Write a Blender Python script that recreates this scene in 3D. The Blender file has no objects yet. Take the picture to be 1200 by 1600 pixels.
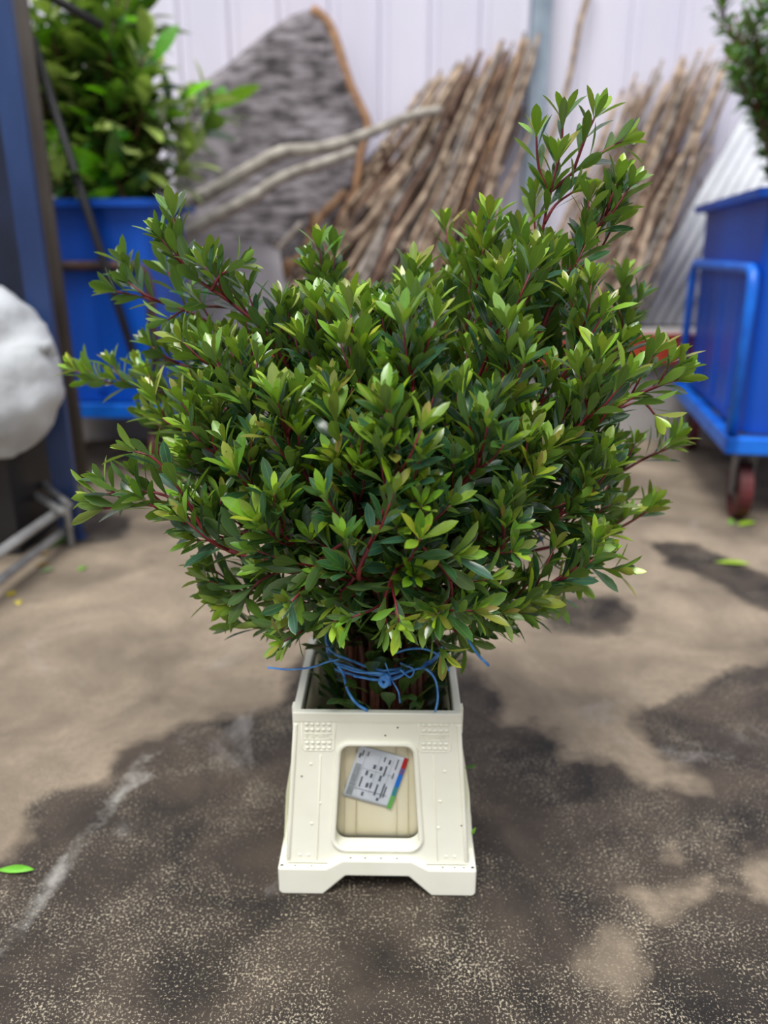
import bpy, bmesh, math, random
from mathutils import Vector, Matrix, Quaternion, noise
random.seed(7)
R = random.random
PI = math.pi
scene = bpy.context.scene
COL = scene.collection

# ------------------------------------------------------------------ camera
F = 1209.0
PITCH = math.radians(18.7)
CAMZ = 0.94
cam_d = bpy.data.cameras.new('camera')
cam_d.sensor_fit = 'VERTICAL'
cam_d.sensor_height = 36.0
cam_d.lens = 36.0 * F / 1600.0
cam_d.clip_start = 0.02
cam_d.dof.use_dof = True
cam_d.dof.focus_distance = 0.96
cam_d.dof.aperture_fstop = 2.1
cam = bpy.data.objects.new('camera', cam_d)
cam.location = (0, 0, CAMZ)
cam.rotation_euler = (PI / 2 - PITCH, 0, 0)
COL.objects.link(cam)
scene.camera = cam

# ------------------------------------------------------------------ light
world = bpy.data.worlds.new('overcast_sky')
scene.world = world
world.use_nodes = True
wn, wl = world.node_tree.nodes, world.node_tree.links
bg = wn['Background']
tc = wn.new('ShaderNodeTexCoord')
sx = wn.new('ShaderNodeSeparateXYZ')
wl.new(tc.outputs['Generated'], sx.inputs[0])
rmp = wn.new('ShaderNodeValToRGB')
rmp.color_ramp.elements[0].position = 0.05
rmp.color_ramp.elements[0].color = (0.20, 0.21, 0.25, 1)
rmp.color_ramp.elements[1].position = 0.75
rmp.color_ramp.elements[1].color = (1.1, 1.1, 1.18, 1)
wl.new(sx.outputs['Z'], rmp.inputs[0])
wl.new(rmp.outputs[0], bg.inputs['Color'])
bg.inputs['Strength'].default_value = 1.0

sun_d = bpy.data.lights.new('hazy_sun', 'SUN')
sun_d.energy = 3.4
sun_d.angle = math.radians(28)
sun_d.color = (1.0, 0.985, 0.95)
sun = bpy.data.objects.new('hazy_sun', sun_d)
sun.rotation_euler = (math.radians(24), math.radians(-10), 0)
COL.objects.link(sun)

scene.view_settings.view_transform = 'Standard'
scene.view_settings.look = 'None'
scene.view_settings.gamma = 1.0
scene.view_settings.use_curve_mapping = False
scene.view_settings.exposure = 0.0


# ------------------------------------------------------------------ helpers
def P(px, py, Y):
    """world point at depth Y seen at a photo pixel"""
    u = (px - 600) / F
    v = (py - 800) / F
    dy = math.cos(PITCH) - v * math.sin(PITCH)
    dz = -math.sin(PITCH) - v * math.cos(PITCH)
    t = Y / dy
    return Vector((u * t, Y, CAMZ + dz * t))


def FL(px, py, z=0.0):
    u = (px - 600) / F
    v = (py - 800) / F
    dy = math.cos(PITCH) - v * math.sin(PITCH)
    dz = -math.sin(PITCH) - v * math.cos(PITCH)
    t = (z - CAMZ) / dz
    return Vector((u * t, dy * t, z))


def lin(c):
    return tuple(((x / 255.0) / 12.92 if x / 255.0 <= 0.04045 else ((x / 255.0 + 0.055) / 1.055) ** 2.4) for x in c)


def nodes_of(name):
    m = bpy.data.materials.new(name)
    m.use_nodes = True
    return m, m.node_tree.nodes, m.node_tree.links, m.node_tree.nodes['Principled BSDF']


def mat(name, c1, c2=None, rough=0.6, scale=8.0, stretch=(1, 1, 1), metal=0.0, bump=0.0, bscale=None, spec=0.5,
        detail=6.0, lo=0.35, hi=0.65):
    m, n, l, b = nodes_of(name)
    if c2 is None:
        c2 = tuple(x * 0.86 for x in c1)
    t = n.new('ShaderNodeTexCoord')
    mp = n.new('ShaderNodeMapping')
    mp.inputs['Scale'].default_value = stretch
    l.new(t.outputs['Object'], mp.inputs[0])
    nz = n.new('ShaderNodeTexNoise')
    nz.inputs['Scale'].default_value = scale
    nz.inputs['Detail'].default_value = detail
    l.new(mp.outputs[0], nz.inputs['Vector'])
    r = n.new('ShaderNodeValToRGB')
    r.color_ramp.elements[0].position = lo
    r.color_ramp.elements[1].position = hi
    r.color_ramp.elements[0].color = (*lin(c2), 1)
    r.color_ramp.elements[1].color = (*lin(c1), 1)
    l.new(nz.outputs[0], r.inputs[0])
    l.new(r.outputs[0], b.inputs['Base Color'])
    b.inputs['Roughness'].default_value = rough
    b.inputs['Metallic'].default_value = metal
    b.inputs['Specular IOR Level'].default_value = spec
    if bump:
        bn = n.new('ShaderNodeBump')
        bn.inputs['Strength'].default_value = bump
        bn.inputs['Distance'].default_value = 0.01
        nz2 = n.new('ShaderNodeTexNoise')
        nz2.inputs['Scale'].default_value = bscale or scale * 3
        nz2.inputs['Detail'].default_value = 5
        l.new(mp.outputs[0], nz2.inputs['Vector'])
        l.new(nz2.outputs[0], bn.inputs['Height'])
        l.new(bn.outputs[0], b.inputs['Normal'])
    return m


def tag(o, label=None, cat=None, group=None, kind=None):
    if label: o['label'] = label
    if cat: o['category'] = cat
    if group: o['group'] = group
    if kind: o['kind'] = kind
    return o


def link(name, me, parent=None):
    o = bpy.data.objects.new(name, me)
    COL.objects.link(o)
    if parent is not None:
        o.parent = parent
    return o


def empty(name, loc=(0, 0, 0), rz=0.0, parent=None):
    o = link(name, None, parent)
    o.location = loc
    o.rotation_euler = (0, 0, rz)
    return o


class MB:
    def __init__(s):
        s.v, s.f, s.m = [], [], []
        s.smooth = []

    def quad(s, pts, mi=0):
        k = len(s.v)
        s.v += [tuple(p) for p in pts]
        s.f.append(tuple(range(k, k + len(pts))))
        s.m.append(mi); s.smooth.append(False)

    def box(s, lo, hi, M=None, mi=0):
        k = len(s.v)
        for z in (lo[2], hi[2]):
            for x, y in ((lo[0], lo[1]), (hi[0], lo[1]), (hi[0], hi[1]), (lo[0], hi[1])):
                p = Vector((x, y, z))
                s.v.append(tuple(M @ p if M else p))
        for f in ((3, 2, 1, 0), (4, 5, 6, 7), (0, 1, 5, 4), (1, 2, 6, 5), (2, 3, 7, 6), (3, 0, 4, 7)):
            s.f.append(tuple(k + i for i in f)); s.m.append(mi); s.smooth.append(False)

    def prism(s, poly, a, b, M=None, mi=0):
        """poly in xz, extruded from y=a to y=b"""
        k = len(s.v); n = len(poly)
        for y in (a, b):
            for x, z in poly:
                p = Vector((x, y, z))
                s.v.append(tuple(M @ p if M else p))
        s.f.append(tuple(k + i for i in range(n))); s.f.append(tuple(k + n + i for i in reversed(range(n))))
        s.m += [mi, mi]; s.smooth += [False, False]
        for i in range(n):
            j = (i + 1) % n
            s.f.append((k + i, k + n + i, k + n + j, k + j)); s.m.append(mi); s.smooth.append(False)

    def tube(s, pts, rad, n=8, mi=0, caps=True, flat=1.0, closed=False):
        pts = [Vector(p) for p in pts]
        if not isinstance(rad, (list, tuple)): rad = [rad] * len(pts)
        k0 = len(s.v)
        up = None
        N = len(pts)
        for i, p in enumerate(pts):
            if closed:
                t = pts[(i + 1) % N] - pts[i - 1]
            else:
                t = pts[min(i + 1, N - 1)] - pts[max(i - 1, 0)]
            if t.length < 1e-9: t = Vector((0, 0, 1))
            t.normalize()
            if up is None:
                up = Vector((0, 0, 1)) if abs(t.z) < 0.9 else Vector((1, 0, 0))
            a = t.cross(up)
            if a.length < 1e-6: a = t.orthogonal()
            a.normalize()
            b = a.cross(t).normalized()
            up = b
            for q in range(n):
                an = 2 * PI * q / n
                s.v.append(tuple(p + (a * math.cos(an) + b * math.sin(an) * flat) * rad[i]))
        for i in range(N if closed else N - 1):
            for q in range(n):
                r = (q + 1) % n
                i2 = (i + 1) % N
                s.f.append((k0 + i * n + q, k0 + i * n + r, k0 + i2 * n + r, k0 + i2 * n + q))
                s.m.append(mi); s.smooth.append(True)
        if caps and not closed:
            s.f.append(tuple(k0 + q for q in reversed(range(n)))); s.m.append(mi); s.smooth.append(False)
            s.f.append(tuple(k0 + (N - 1) * n + q for q in range(n))); s.m.append(mi); s.smooth.append(False)

    def build(s, name, mats, parent=None, bevel=0.0, seg=2):
        me = bpy.data.meshes.new(name)
        me.from_pydata(s.v, [], s.f)
        if not isinstance(mats, (list, tuple)): mats = [mats]
        for m in mats: me.materials.append(m)
        me.polygons.foreach_set('material_index', s.m)
        me.polygons.foreach_set('use_smooth', s.smooth)
        me.update()
        o = link(name, me, parent)
        if bevel:
            bv = o.modifiers.new('bevel', 'BEVEL')
            bv.width = bevel; bv.segments = seg; bv.limit_method = 'ANGLE'
            bv.angle_limit = math.radians(35)
        return o


def catmull(pts, per=5):
    pts = [Vector(p) for p in pts]
    if len(pts) < 3:
        return [pts[0].lerp(pts[-1], i / per) for i in range(per + 1)]
    q = [pts[0] * 2 - pts[1]] + pts + [pts[-1] * 2 - pts[-2]]
    out = []
    for i in range(1, len(q) - 2):
        a, b, c, d = q[i - 1], q[i], q[i + 1], q[i + 2]
        for k in range(per):
            t = k / per
            out.append(0.5 * ((2 * b) + (c - a) * t + (2 * a - 5 * b + 4 * c - d) * t * t + (3 * b - a - 3 * c + d) * t ** 3))
    out.append(pts[-1])
    return out


def hide_uv(o): return o


# ------------------------------------------------------------------ materials
def floor_mat():
    m, n, l, b = nodes_of('stained_concrete')
    tcn = n.new('ShaderNodeTexCoord')

    def nz(sc, det=6, dist=0.0, rough=0.55):
        x = n.new('ShaderNodeTexNoise')
        x.inputs['Scale'].default_value = sc
        x.inputs['Detail'].default_value = det
        x.inputs['Distortion'].default_value = dist
        x.inputs['Roughness'].default_value = rough
        l.new(tcn.outputs['Object'], x.inputs['Vector'])
        return x.outputs[0]

    def mth(op, a, bb=None, cc=None, clamp=False):
        x = n.new('ShaderNodeMath'); x.operation = op; x.use_clamp = clamp
        for i, q in enumerate((a, bb, cc)):
            if q is None: continue
            if isinstance(q, (int, float)): x.inputs[i].default_value = q
            else: l.new(q, x.inputs[i])
        return x.outputs[0]

    def ramp(v, a, ca, bpos, cb):
        x = n.new('ShaderNodeValToRGB')
        x.color_ramp.elements[0].position = a; x.color_ramp.elements[0].color = (*ca, 1)
        x.color_ramp.elements[1].position = bpos; x.color_ramp.elements[1].color = (*cb, 1)
        l.new(v, x.inputs[0])
        return x.outputs[0]

    def mix(fac, a, bb):
        x = n.new('ShaderNodeMix'); x.data_type = 'RGBA'
        if isinstance(fac, float): x.inputs[0].default_value = fac
        else: l.new(fac, x.inputs[0])
        for s_, q in ((6, a), (7, bb)):
            if isinstance(q, tuple): x.inputs[s_].default_value = (*q, 1)
            else: l.new(q, x.inputs[s_])
        return x.outputs[2]

    at = n.new('ShaderNodeAttribute'); at.attribute_name = 'stain'
    sd = at.outputs['Fac']
    at2 = n.new('ShaderNodeAttribute'); at2.attribute_name = 'chalk'
    ch = at2.outputs['Fac']
    sd2 = mth('ADD', sd, mth('MULTIPLY', mth('SUBTRACT', nz(14, 8), 0.5), 0.10))
    wet = mth('SMOOTH_MIN', mth('MULTIPLY_ADD', sd2, 28.0, 0.5, clamp=True), 1.0, 0.1)
    wet = mth('MULTIPLY_ADD', sd2, 28.0, 0.5, clamp=True)
    # dry concrete: tan with mottling
    dry = ramp(nz(3.2, 8, 0.4), 0.32, lin((88, 79, 68)), 0.66, lin((156, 141, 121)))
    dry = mix(ramp(nz(60, 4), 0.4, (0, 0, 0), 0.75, (.5, .5, .5)), dry, lin((112, 100, 86)))
    dark = ramp(nz(5, 8, 0.6), 0.35, lin((30, 26, 23)), 0.68, lin((78, 68, 58)))
    col = mix(wet, dry, dark)
    # worn speckle showing the pale aggregate
    v = n.new('ShaderNodeTexNoise'); v.inputs['Scale'].default_value = 270; v.inputs['Detail'].default_value = 3
    v.inputs['Roughness'].default_value = 0.7
    l.new(tcn.outputs['Object'], v.inputs['Vector'])
    sp = v.outputs[0]
    patch = nz(7, 6, 0.3)
    sxy = n.new('ShaderNodeSeparateXYZ'); l.new(tcn.outputs['Object'], sxy.inputs[0])
    near = mth('MULTIPLY_ADD', sxy.outputs['Y'], -0.13, 0.135, clamp=True)   # the yard is more worn in the foreground
    thr = mth('SUBTRACT', 0.618, mth('ADD', mth('MULTIPLY', mth('SUBTRACT', patch, 0.42), 0.34), mth('MULTIPLY', near, 1.1)))
    fle = mth('MULTIPLY', mth('SUBTRACT', sp, thr), 14.0, clamp=True)
    fle = mth('MULTIPLY', fle, mth('MULTIPLY', mth('MULTIPLY_ADD', wet, 0.5, 0.35), mth('MULTIPLY_ADD', nz(31, 5), 1.4, 0.1)), clamp=True)
    col = mix(fle, col, lin((196, 184, 160)))
    # large faint scuffs
    sc = ramp(nz(2.3, 9, 1.2, 0.7), 0.60, (0, 0, 0), 0.72, (.30, .30, .30))
    col = mix(sc, col, lin((170, 165, 160)))
    # chalk-like streak
    chn = mth('ADD', ch, mth('MULTIPLY', mth('SUBTRACT', nz(90, 6), 0.5), 0.022))
    chm = mth('MULTIPLY', mth('MULTIPLY', mth('MULTIPLY_ADD', chn, 60.0, 0.3, clamp=True), mth('MULTIPLY_ADD', nz(24, 8, 0.3), 3.0, -0.8, clamp=True)), 0.72)
    col = mix(chm, col, lin((170, 168, 160)))
    l.new(col, b.inputs['Base Color'])
    rg = mth('MULTIPLY_ADD', wet, -0.22, 0.88)
    l.new(rg, b.inputs['Roughness'])
    b.inputs['Specular IOR Level'].default_value = 0.35
    bn = n.new('ShaderNodeBump'); bn.inputs['Strength'].default_value = 0.35; bn.inputs['Distance'].default_value = 0.004
    l.new(mth('ADD', nz(120, 5), nz(9, 4)), bn.inputs['Height'])
    l.new(bn.outputs[0], b.inputs['Normal'])
    return m


def leaf_mat(name, under=(120, 150, 72), edge=(150, 170, 70), rough=0.27, trans=0.22, attr='tint'):
    m, n, l, b = nodes_of(name)
    out = n['Material Output']
    at = n.new('ShaderNodeAttribute'); at.attribute_name = attr
    uv = n.new('ShaderNodeUVMap')
    sp = n.new('ShaderNodeSeparateXYZ'); l.new(uv.outputs[0], sp.inputs[0])

    def mth(op, a, bb=None, cc=None, clamp=False):
        x = n.new('ShaderNodeMath'); x.operation = op; x.use_clamp = clamp
        for i, q in enumerate((a, bb, cc)):
            if q is None: continue
            if isinstance(q, (int, float)): x.inputs[i].default_value = q
            else: l.new(q, x.inputs[i])
        return x.outputs[0]

    def mix(fac, a, bb):
        x = n.new('ShaderNodeMix'); x.data_type = 'RGBA'
        l.new(fac, x.inputs[0]) if not isinstance(fac, float) else setattr(x.inputs[0], 'default_value', fac)
        for s_, q in ((6, a), (7, bb)):
            if isinstance(q, tuple): x.inputs[s_].default_value = (*q, 1)
            else: l.new(q, x.inputs[s_])
        return x.outputs[2]

    off = mth('ABSOLUTE', mth('SUBTRACT', sp.outputs['X'], 0.5))       # 0 midrib .. 0.5 edge
    rib = mth('MULTIPLY', mth('MULTIPLY_ADD', off, -22.0, 1.0, clamp=True), 0.35)
    edg = mth('MULTIPLY', mth('MULTIPLY_ADD', off, 16.0, -7.0, clamp=True), 0.55)
    tcn = n.new('ShaderNodeTexCoord')
    nz = n.new('ShaderNodeTexNoise'); nz.inputs['Scale'].default_value = 45; nz.inputs['Detail'].default_value = 3
    l.new(tcn.outputs['Object'], nz.inputs['Vector'])
    hsv = n.new('ShaderNodeHueSaturation')
    l.new(at.outputs['Color'], hsv.inputs['Color'])
    l.new(mth('MULTIPLY_ADD', nz.outputs[0], 1.0, 0.60), hsv.inputs['Value'])
    c = mix(rib, hsv.outputs[0], lin((150, 175, 80)))
    c = mix(edg, c, lin(edge))
    geo = n.new('ShaderNodeNewGeometry')
    und = mix(0.40, c, lin(under))
    c = mix(geo.outputs['Backfacing'], c, und)
    l.new(c, b.inputs['Base Color'])
    b.inputs['Roughness'].default_value = rough
    b.inputs['Specular IOR Level'].default_value = 0.75
    tr = n.new('ShaderNodeBsdfTranslucent')
    tcol = mix(0.5, c, lin((150, 190, 20)))
    l.new(tcol, tr.inputs['Color'])
    ms = n.new('ShaderNodeMixShader'); ms.inputs[0].default_value = trans
    l.new(b.outputs[0], ms.inputs[1]); l.new(tr.outputs[0], ms.inputs[2])
    l.new(ms.outputs[0], out.inputs['Surface'])
    return m


M = {}
M['floor'] = floor_mat()
M['wall'] = mat('lilac_white_sheet', (243, 241, 254), (228, 226, 244), rough=0.5, scale=1.5, stretch=(1, 1, .3))
M['ledge'] = mat('grey_concrete', (176, 172, 168), (140, 136, 132), rough=0.85, scale=4, bump=0.3)
M['orange'] = mat('orange_paint', (190, 74, 40), (160, 55, 30), rough=0.5, scale=6)
M['galv'] = mat('galvanised_steel', (170, 186, 200), (140, 155, 170), rough=0.4, scale=8)
M['blue'] = mat('blue_plastic', (6, 92, 208), (4, 70, 172), rough=0.42, scale=2.5, stretch=(1, 1, .3))
M['bluepaint'] = mat('bright_blue_paint', (20, 120, 235), (14, 95, 205), rough=0.4, scale=9)
M['rust'] = mat('rusty_tube', (92, 66, 56), (60, 44, 40), rough=0.7, scale=20)
M['navy'] = mat('navy_paint', (48, 74, 124), (30, 50, 92), rough=0.4, scale=5, stretch=(1, 1, .3))
M['navydark'] = mat('dark_navy_paint', (20, 32, 60), (12, 22, 44), rough=0.5)
M['brownpole'] = mat('worn_brown_paint', (116, 108, 98), (82, 74, 68), rough=0.6, scale=7, stretch=(1, 1, .3))
M['black'] = mat('black_paint', (34, 33, 36), (20, 20, 22), rough=0.5)
M['tyre'] = mat('dark_red_rubber', (92, 26, 28), (58, 18, 20), rough=0.7)
M['hub'] = mat('dark_hub_paint', (70, 40, 40), (40, 24, 26), rough=0.5)
M['fork'] = mat('grey_steel', (130, 132, 134), (92, 92, 92), rough=0.45, metal=0.3)
M['sack'] = mat('white_woven_plastic', (204, 209, 212), (160, 163, 166), rough=0.6, scale=4, bump=0.8, bscale=14)
M['alu'] = mat('brushed_aluminium', (170, 172, 170), (130, 130, 128), rough=0.4, metal=0.4, scale=12)
M['cream'] = mat('cream_plastic', (248, 248, 232), (238, 239, 220), rough=0.42, scale=9, lo=.3, hi=.6)
M['cream_in'] = mat('aged_cream_plastic', (226, 220, 192), (210, 200, 168), rough=0.45, scale=6, stretch=(1, 1, .2))
M['hole'] = mat('dark_dirt', (90, 84, 70), (70, 66, 56), rough=0.9)
M['dirt'] = mat('yellow_grime', (220, 206, 150), (200, 186, 130), rough=0.8)
M['paper'] = mat('white_paper', (208, 216, 224), (196, 205, 214), rough=0.35, scale=40)
M['ink'] = mat('grey_ink', (92, 98, 108), (80, 86, 96), rough=0.6)
M['inklight'] = mat('pale_grey_ink', (158, 164, 168), (140, 148, 152), rough=0.6)
M['red'] = mat('red_print', (186, 40, 40), (170, 34, 36), rough=0.5)
M['printblue'] = mat('blue_print', (10, 120, 220), (10, 105, 200), rough=0.5)
M['teal'] = mat('teal_print', (60, 140, 150), (50, 125, 140), rough=0.5)
M['green'] = mat('green_print', (110, 180, 90), (90, 160, 76), rough=0.5)
M['purple'] = mat('purple_print', (110, 90, 150), (100, 84, 140), rough=0.5)
M['twine'] = mat('blue_twine', (104, 176, 244), (52, 122, 206), rough=0.4, scale=60)
M['leaf'] = leaf_mat('glossy_leaf')
M['bigleaf'] = leaf_mat('broad_leaf', rough=0.3)
M['stem_red'] = mat('crimson_stem', (128, 34, 46), (92, 26, 34), rough=0.45, scale=40)
M['stem_brown'] = mat('brown_stem', (112, 66, 46), (74, 44, 32), rough=0.6, scale=40)
M['drift'] = mat('bleached_wood', (186, 180, 168), (136, 130, 120), rough=0.8, scale=14, stretch=(1, 1, 1), bump=0.5)
M['slab'] = mat('grey_bark', (148, 142, 146), (60, 54, 56), rough=0.9, scale=16, stretch=(.5, 1, 1.8), bump=1.0, bscale=22)
M['slabedge'] = mat('tan_split_wood', (176, 136, 100), (140, 104, 78), rough=0.8, scale=20)
M['board'] = mat('weathered_grey_board', (168, 164, 168), (136, 132, 136), rough=0.8, scale=5)
M['whitesheet'] = mat('white_corrugated_sheet', (206, 209, 214), (182, 185, 192), rough=0.5, scale=5)
STK = [mat('dry_bark_tan', (196, 174, 150), (120, 100, 84), rough=0.85, scale=18, bump=0.5),
       mat('dry_bark_brown', (132, 104, 86), (84, 64, 54), rough=0.85, scale=18, bump=0.5),
       mat('dry_bark_grey', (172, 162, 152), (98, 90, 84), rough=0.85, scale=18, bump=0.5),
       mat('dry_bark_orange', (168, 132, 96), (112, 84, 62), rough=0.85, scale=18, bump=0.5),
       mat('dry_bark_dark', (92, 78, 70), (58, 48, 44), rough=0.9, scale=18, bump=0.5)]

# ------------------------------------------------------------------ floor
DARK = [[(-260, 1420), (0, 1345), (45, 1310), (50, 1250), (100, 1235), (165, 1225), (180, 1170), (240, 1150), (310, 1125),
         (440, 1112), (455, 1040), (500, 1000), (600, 985), (700, 1000), (745, 1040), (785, 1100), (785, 1138), (830, 1125),
         (870, 1140), (868, 1185), (950, 1185), (990, 1200), (1010, 1230), (1060, 1235), (1102, 1240), (1090, 1215),
         (1040, 1182), (1000, 1160), (985, 1130), (1000, 1110), (1075, 1085), (1130, 1050), (1260, 1020), (1500, 1100),
         (1500, 1740), (-260, 1740)],
        [(850, 950), (900, 930), (960, 932), (990, 955), (980, 985), (920, 995), (860, 985)],
        [(1010, 845), (1090, 850), (1150, 880), (1260, 920), (1260, 975), (1180, 950), (1110, 905), (1040, 880)],
        [(-200, 880), (20, 860), (200, 842), (205, 810), (120, 790), (-200, 780)]]
LIGHT = [[(985, 1390), (1040, 1395), (1080, 1380), (1108, 1360), (1095, 1410), (1050, 1440), (1000, 1430)],
         [(945, 1445), (990, 1450), (990, 1520), (1000, 1560), (960, 1560), (930, 1530), (900, 1560), (895, 1540), (920, 1490)],
         [(1150, 1355), (1260, 1330), (1260, 1440), (1200, 1415), (1170, 1385)],
         [(1025, 1310), (1060, 1312), (1062, 1330), (1035, 1328)],
         [(1118, 1285), (1145, 1287), (1140, 1300), (1120, 1298)]]


def seg_d(px, py, a, b):
    vx, vy = b[0] - a[0], b[1] - a[1]
    t = max(0, min(1, ((px - a[0]) * vx + (py - a[1]) * vy) / (vx * vx + vy * vy + 1e-12)))
    return math.hypot(px - a[0] - vx * t, py - a[1] - vy * t)


def sdf(px, py, poly):
    d = 1e9; ins = False
    n = len(poly)
    for i in range(n):
        a, b = poly[i], poly[(i + 1) % n]
        d = min(d, seg_d(px, py, a, b))
        if (a[1] > py) != (b[1] > py) and px < (b[0] - a[0]) * (py - a[1]) / (b[1] - a[1]) + a[0]:
            ins = not ins
    return d if ins else -d


dk = [[tuple(FL(*p)[:2]) for p in q] for q in DARK]
lt = [[tuple(FL(*p)[:2]) for p in q] for q in LIGHT]
chalk_segs = [(FL(-60, 1565), FL(205, 1215)), (FL(205, 1215), FL(245, 1165))]
chalk_mark = [(FL(198, 1196), FL(222, 1206)), (FL(222, 1206), FL(255, 1224))]
xs = [-6, -4, -3] + [-2.2 + 0.04 * i for i in range(111)] + [3, 4, 6]
ys = [-3, -1.5, -0.5] + [0.1 + 0.04 * i for i in range(100)] + [5.2]
v, f, st, ck = [], [], [], []
for y in ys:
    for x in xs:
        v.append((x, y, 0))
        if abs(x) <= 2.25 and 0 < y < 4:
            d = max(sdf(x, y, q) for q in dk)
            d = min(d, min(-sdf(x, y, q) for q in lt))
        else:
            d = 0.2 if y < 0.8 else -0.2
        st.append(max(-.3, min(.3, d)))
        if y < 2:
            c = min(0.015 - min(seg_d(x, y, a, b) for a, b in chalk_segs), .1)
            c = max(c, 0.005 - min(seg_d(x, y, a, b) for a, b in chalk_mark))
        else: c = -.2
        ck.append(c)
nx = len(xs)
for j in range(len(ys) - 1):
    for i in range(nx - 1):
        f.append((j * nx + i, j * nx + i + 1, (j + 1) * nx + i + 1, (j + 1) * nx + i))
me = bpy.data.meshes.new('floor'); me.from_pydata(v, [], f); me.materials.append(M['floor'])
a = me.attributes.new('stain', 'FLOAT', 'POINT'); a.data.foreach_set('value', st)
a = me.attributes.new('chalk', 'FLOAT', 'POINT'); a.data.foreach_set('value', ck)
tag(link('floor', me), kind='structure')

# ------------------------------------------------------------------ wall and ledge
WY = 4.78
m = MB()
prof = []
x = -6.0
while x < 6:
    prof += [(x, 0), (x + 0.012, -0.018), (x + 0.028, -0.018), (x + 0.040, 0), (x + 0.075, 0), (x + .083, -.006), (x + .09, 0)]
    x += 0.27
for z0, z1 in ((0.0, 4.2),):
    for i in range(len(prof) - 1):
        (xa, ya), (xb, yb) = prof[i], prof[i + 1]
        m.quad([(xa, WY + ya, z0), (xb, WY + yb, z0), (xb, WY + yb, z1), (xa, WY + ya, z1)])
m.box((-6, WY + .02, 0), (6, WY + .1, 4.2))
tag(m.build('wall_back', M['wall']), kind='structure')
m = MB()
m.box((-6, 3.96, 0), (6, WY - .02, 0.39), mi=0)
m.box((-6, 3.96, 0.3905), (6, WY - .02, 0.54), mi=0)
o = m.build('trim_1', [M['ledge']]); tag(o, kind='structure')
m = MB()
m.box((-6, 3.90, 0.40), (6, 3.958, 0.535))
m.box((-6, 3.89, 0.535), (6, 3.958, 0.545))
o = m.build('trim_2', [M['orange']], bevel=.004); tag(o, kind='structure')
m = MB()   # steel column
cx = 0.83
for q in ((0, .0), (0.0, .09)):
    pass
m.box((cx - .05, WY - .11, .545), (cx + .05, WY - .10, 4.1))
m.box((cx - .05, WY - .03, .545), (cx + .05, WY - .02, 4.1))
m.box((cx - .006, WY - .10, .545), (cx + .006, WY - .03, 4.1))
tag(m.build('steel_column', M['galv'], bevel=.002),
    'pale galvanised steel column standing against the white wall between the stick bundles', 'column')


# ------------------------------------------------------------------ leaves
PROF_OBO = [(0, .10), (.18, .42), (.42, .86), (.66, 1.0), (.86, .68), (1.0, .05)]
PROF_OVAL = [(0, .12), (.2, .62), (.42, .98), (.62, .95), (.84, .55), (1.0, .04)]


class Leaves:
    def __init__(s):
        s.v, s.f, s.uv, s.c = [], [], [], []

    def add(s, base, d, nrm, L, W, col, bend=0.12, fold=0.25, prof=PROF_OBO, pet=0.08, twist=0.0):
        d = d.normalized()
        side = d.cross(nrm)
        if side.length < 1e-5: side = d.orthogonal()
        side.normalize()
        nrm = side.cross(d).normalized()
        if twist:
            q = Quaternion(d, twist)
            side = q @ side; nrm = q @ nrm
        k = len(s.v)
        b0 = base + d * (L * pet)
        rows = prof
        # petiole root row
        for t, w in rows:
            c = b0 + d * (L * t) - nrm * (bend * L * t * t)
            h = W * 0.5 * w
            s.v.append(tuple(c - side * h + nrm * (h * fold)))
            s.v.append(tuple(c))
            s.v.append(tuple(c + side * h + nrm * (h * fold)))
            s.c += [col] * 3
        nr = len(rows)
        for i in range(nr - 1):
            a = k + i * 3
            s.f.append((a, a + 1, a + 4, a + 3)); s.f.append((a + 1, a + 2, a + 5, a + 4))
            t0, t1 = rows[i][0], rows[i + 1][0]
            s.uv += [(0, t0), (.5, t0), (.5, t1), (0, t1), (.5, t0), (1, t0), (1, t1), (.5, t1)]
        if pet > 0:
            k2 = len(s.v)
            s.v += [tuple(base - side * .0009), tuple(base + side * .0009)]
            s.c += [col] * 2
            s.f.append((k2, k2 + 1, k + 2, k)); s.uv += [(.5, 0)] * 4

    def build(s, name, material, parent=None):
        me = bpy.data.meshes.new(name)
        me.from_pydata(s.v, [], s.f)
        me.materials.append(material)
        ca = me.color_attributes.new('tint', 'FLOAT_COLOR', 'POINT')
        flat = []
        for c in s.c: flat += [c[0], c[1], c[2], 1.0]
        ca.data.foreach_set('color', flat)
        uvl = me.uv_layers.new(name='UVMap')
        fl = []
        for u in s.uv: fl += [u[0], u[1]]
        uvl.data.foreach_set('uv', fl)
        me.polygons.foreach_set('use_smooth', [True] * len(me.polygons))
        me.update()
        return link(name, me, parent)


def jit(v, a):
    return (v + Vector((R() - .5, R() - .5, R() - .5)) * 2 * a)


def mixc(a, b, t): return tuple(a[i] * (1 - t) + b[i] * t for i in range(3))


YOUNG = [lin((164, 196, 36)), lin((138, 184, 34)), lin((172, 180, 50)), lin((118, 166, 40)), lin((148, 132, 56))]
MID = [lin((80, 130, 40)), lin((66, 112, 42)), lin((92, 134, 54)), lin((104, 128, 70))]
OLD = [lin((30, 76, 46)), lin((22, 58, 38)), lin((42, 84, 54)), lin((18, 48, 32)), lin((48, 90, 72))]
BC = Vector((0.0, 1.08, 0.50))


def leafcol(age, lush):
    """age 0 at the shoot tip, 1 far down; lush: how fresh the green is, drawn at random per branch and twig"""
    a = min(1, max(0, age + (1 - lush) * .45 + (R() - .5) * .35))
    if a < .42: return mixc(random.choice(YOUNG), random.choice(MID), min(1, a / .42 * .9))
    return mixc(random.choice(MID), random.choice(OLD), min(1, (a - .30) / .28))


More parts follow.
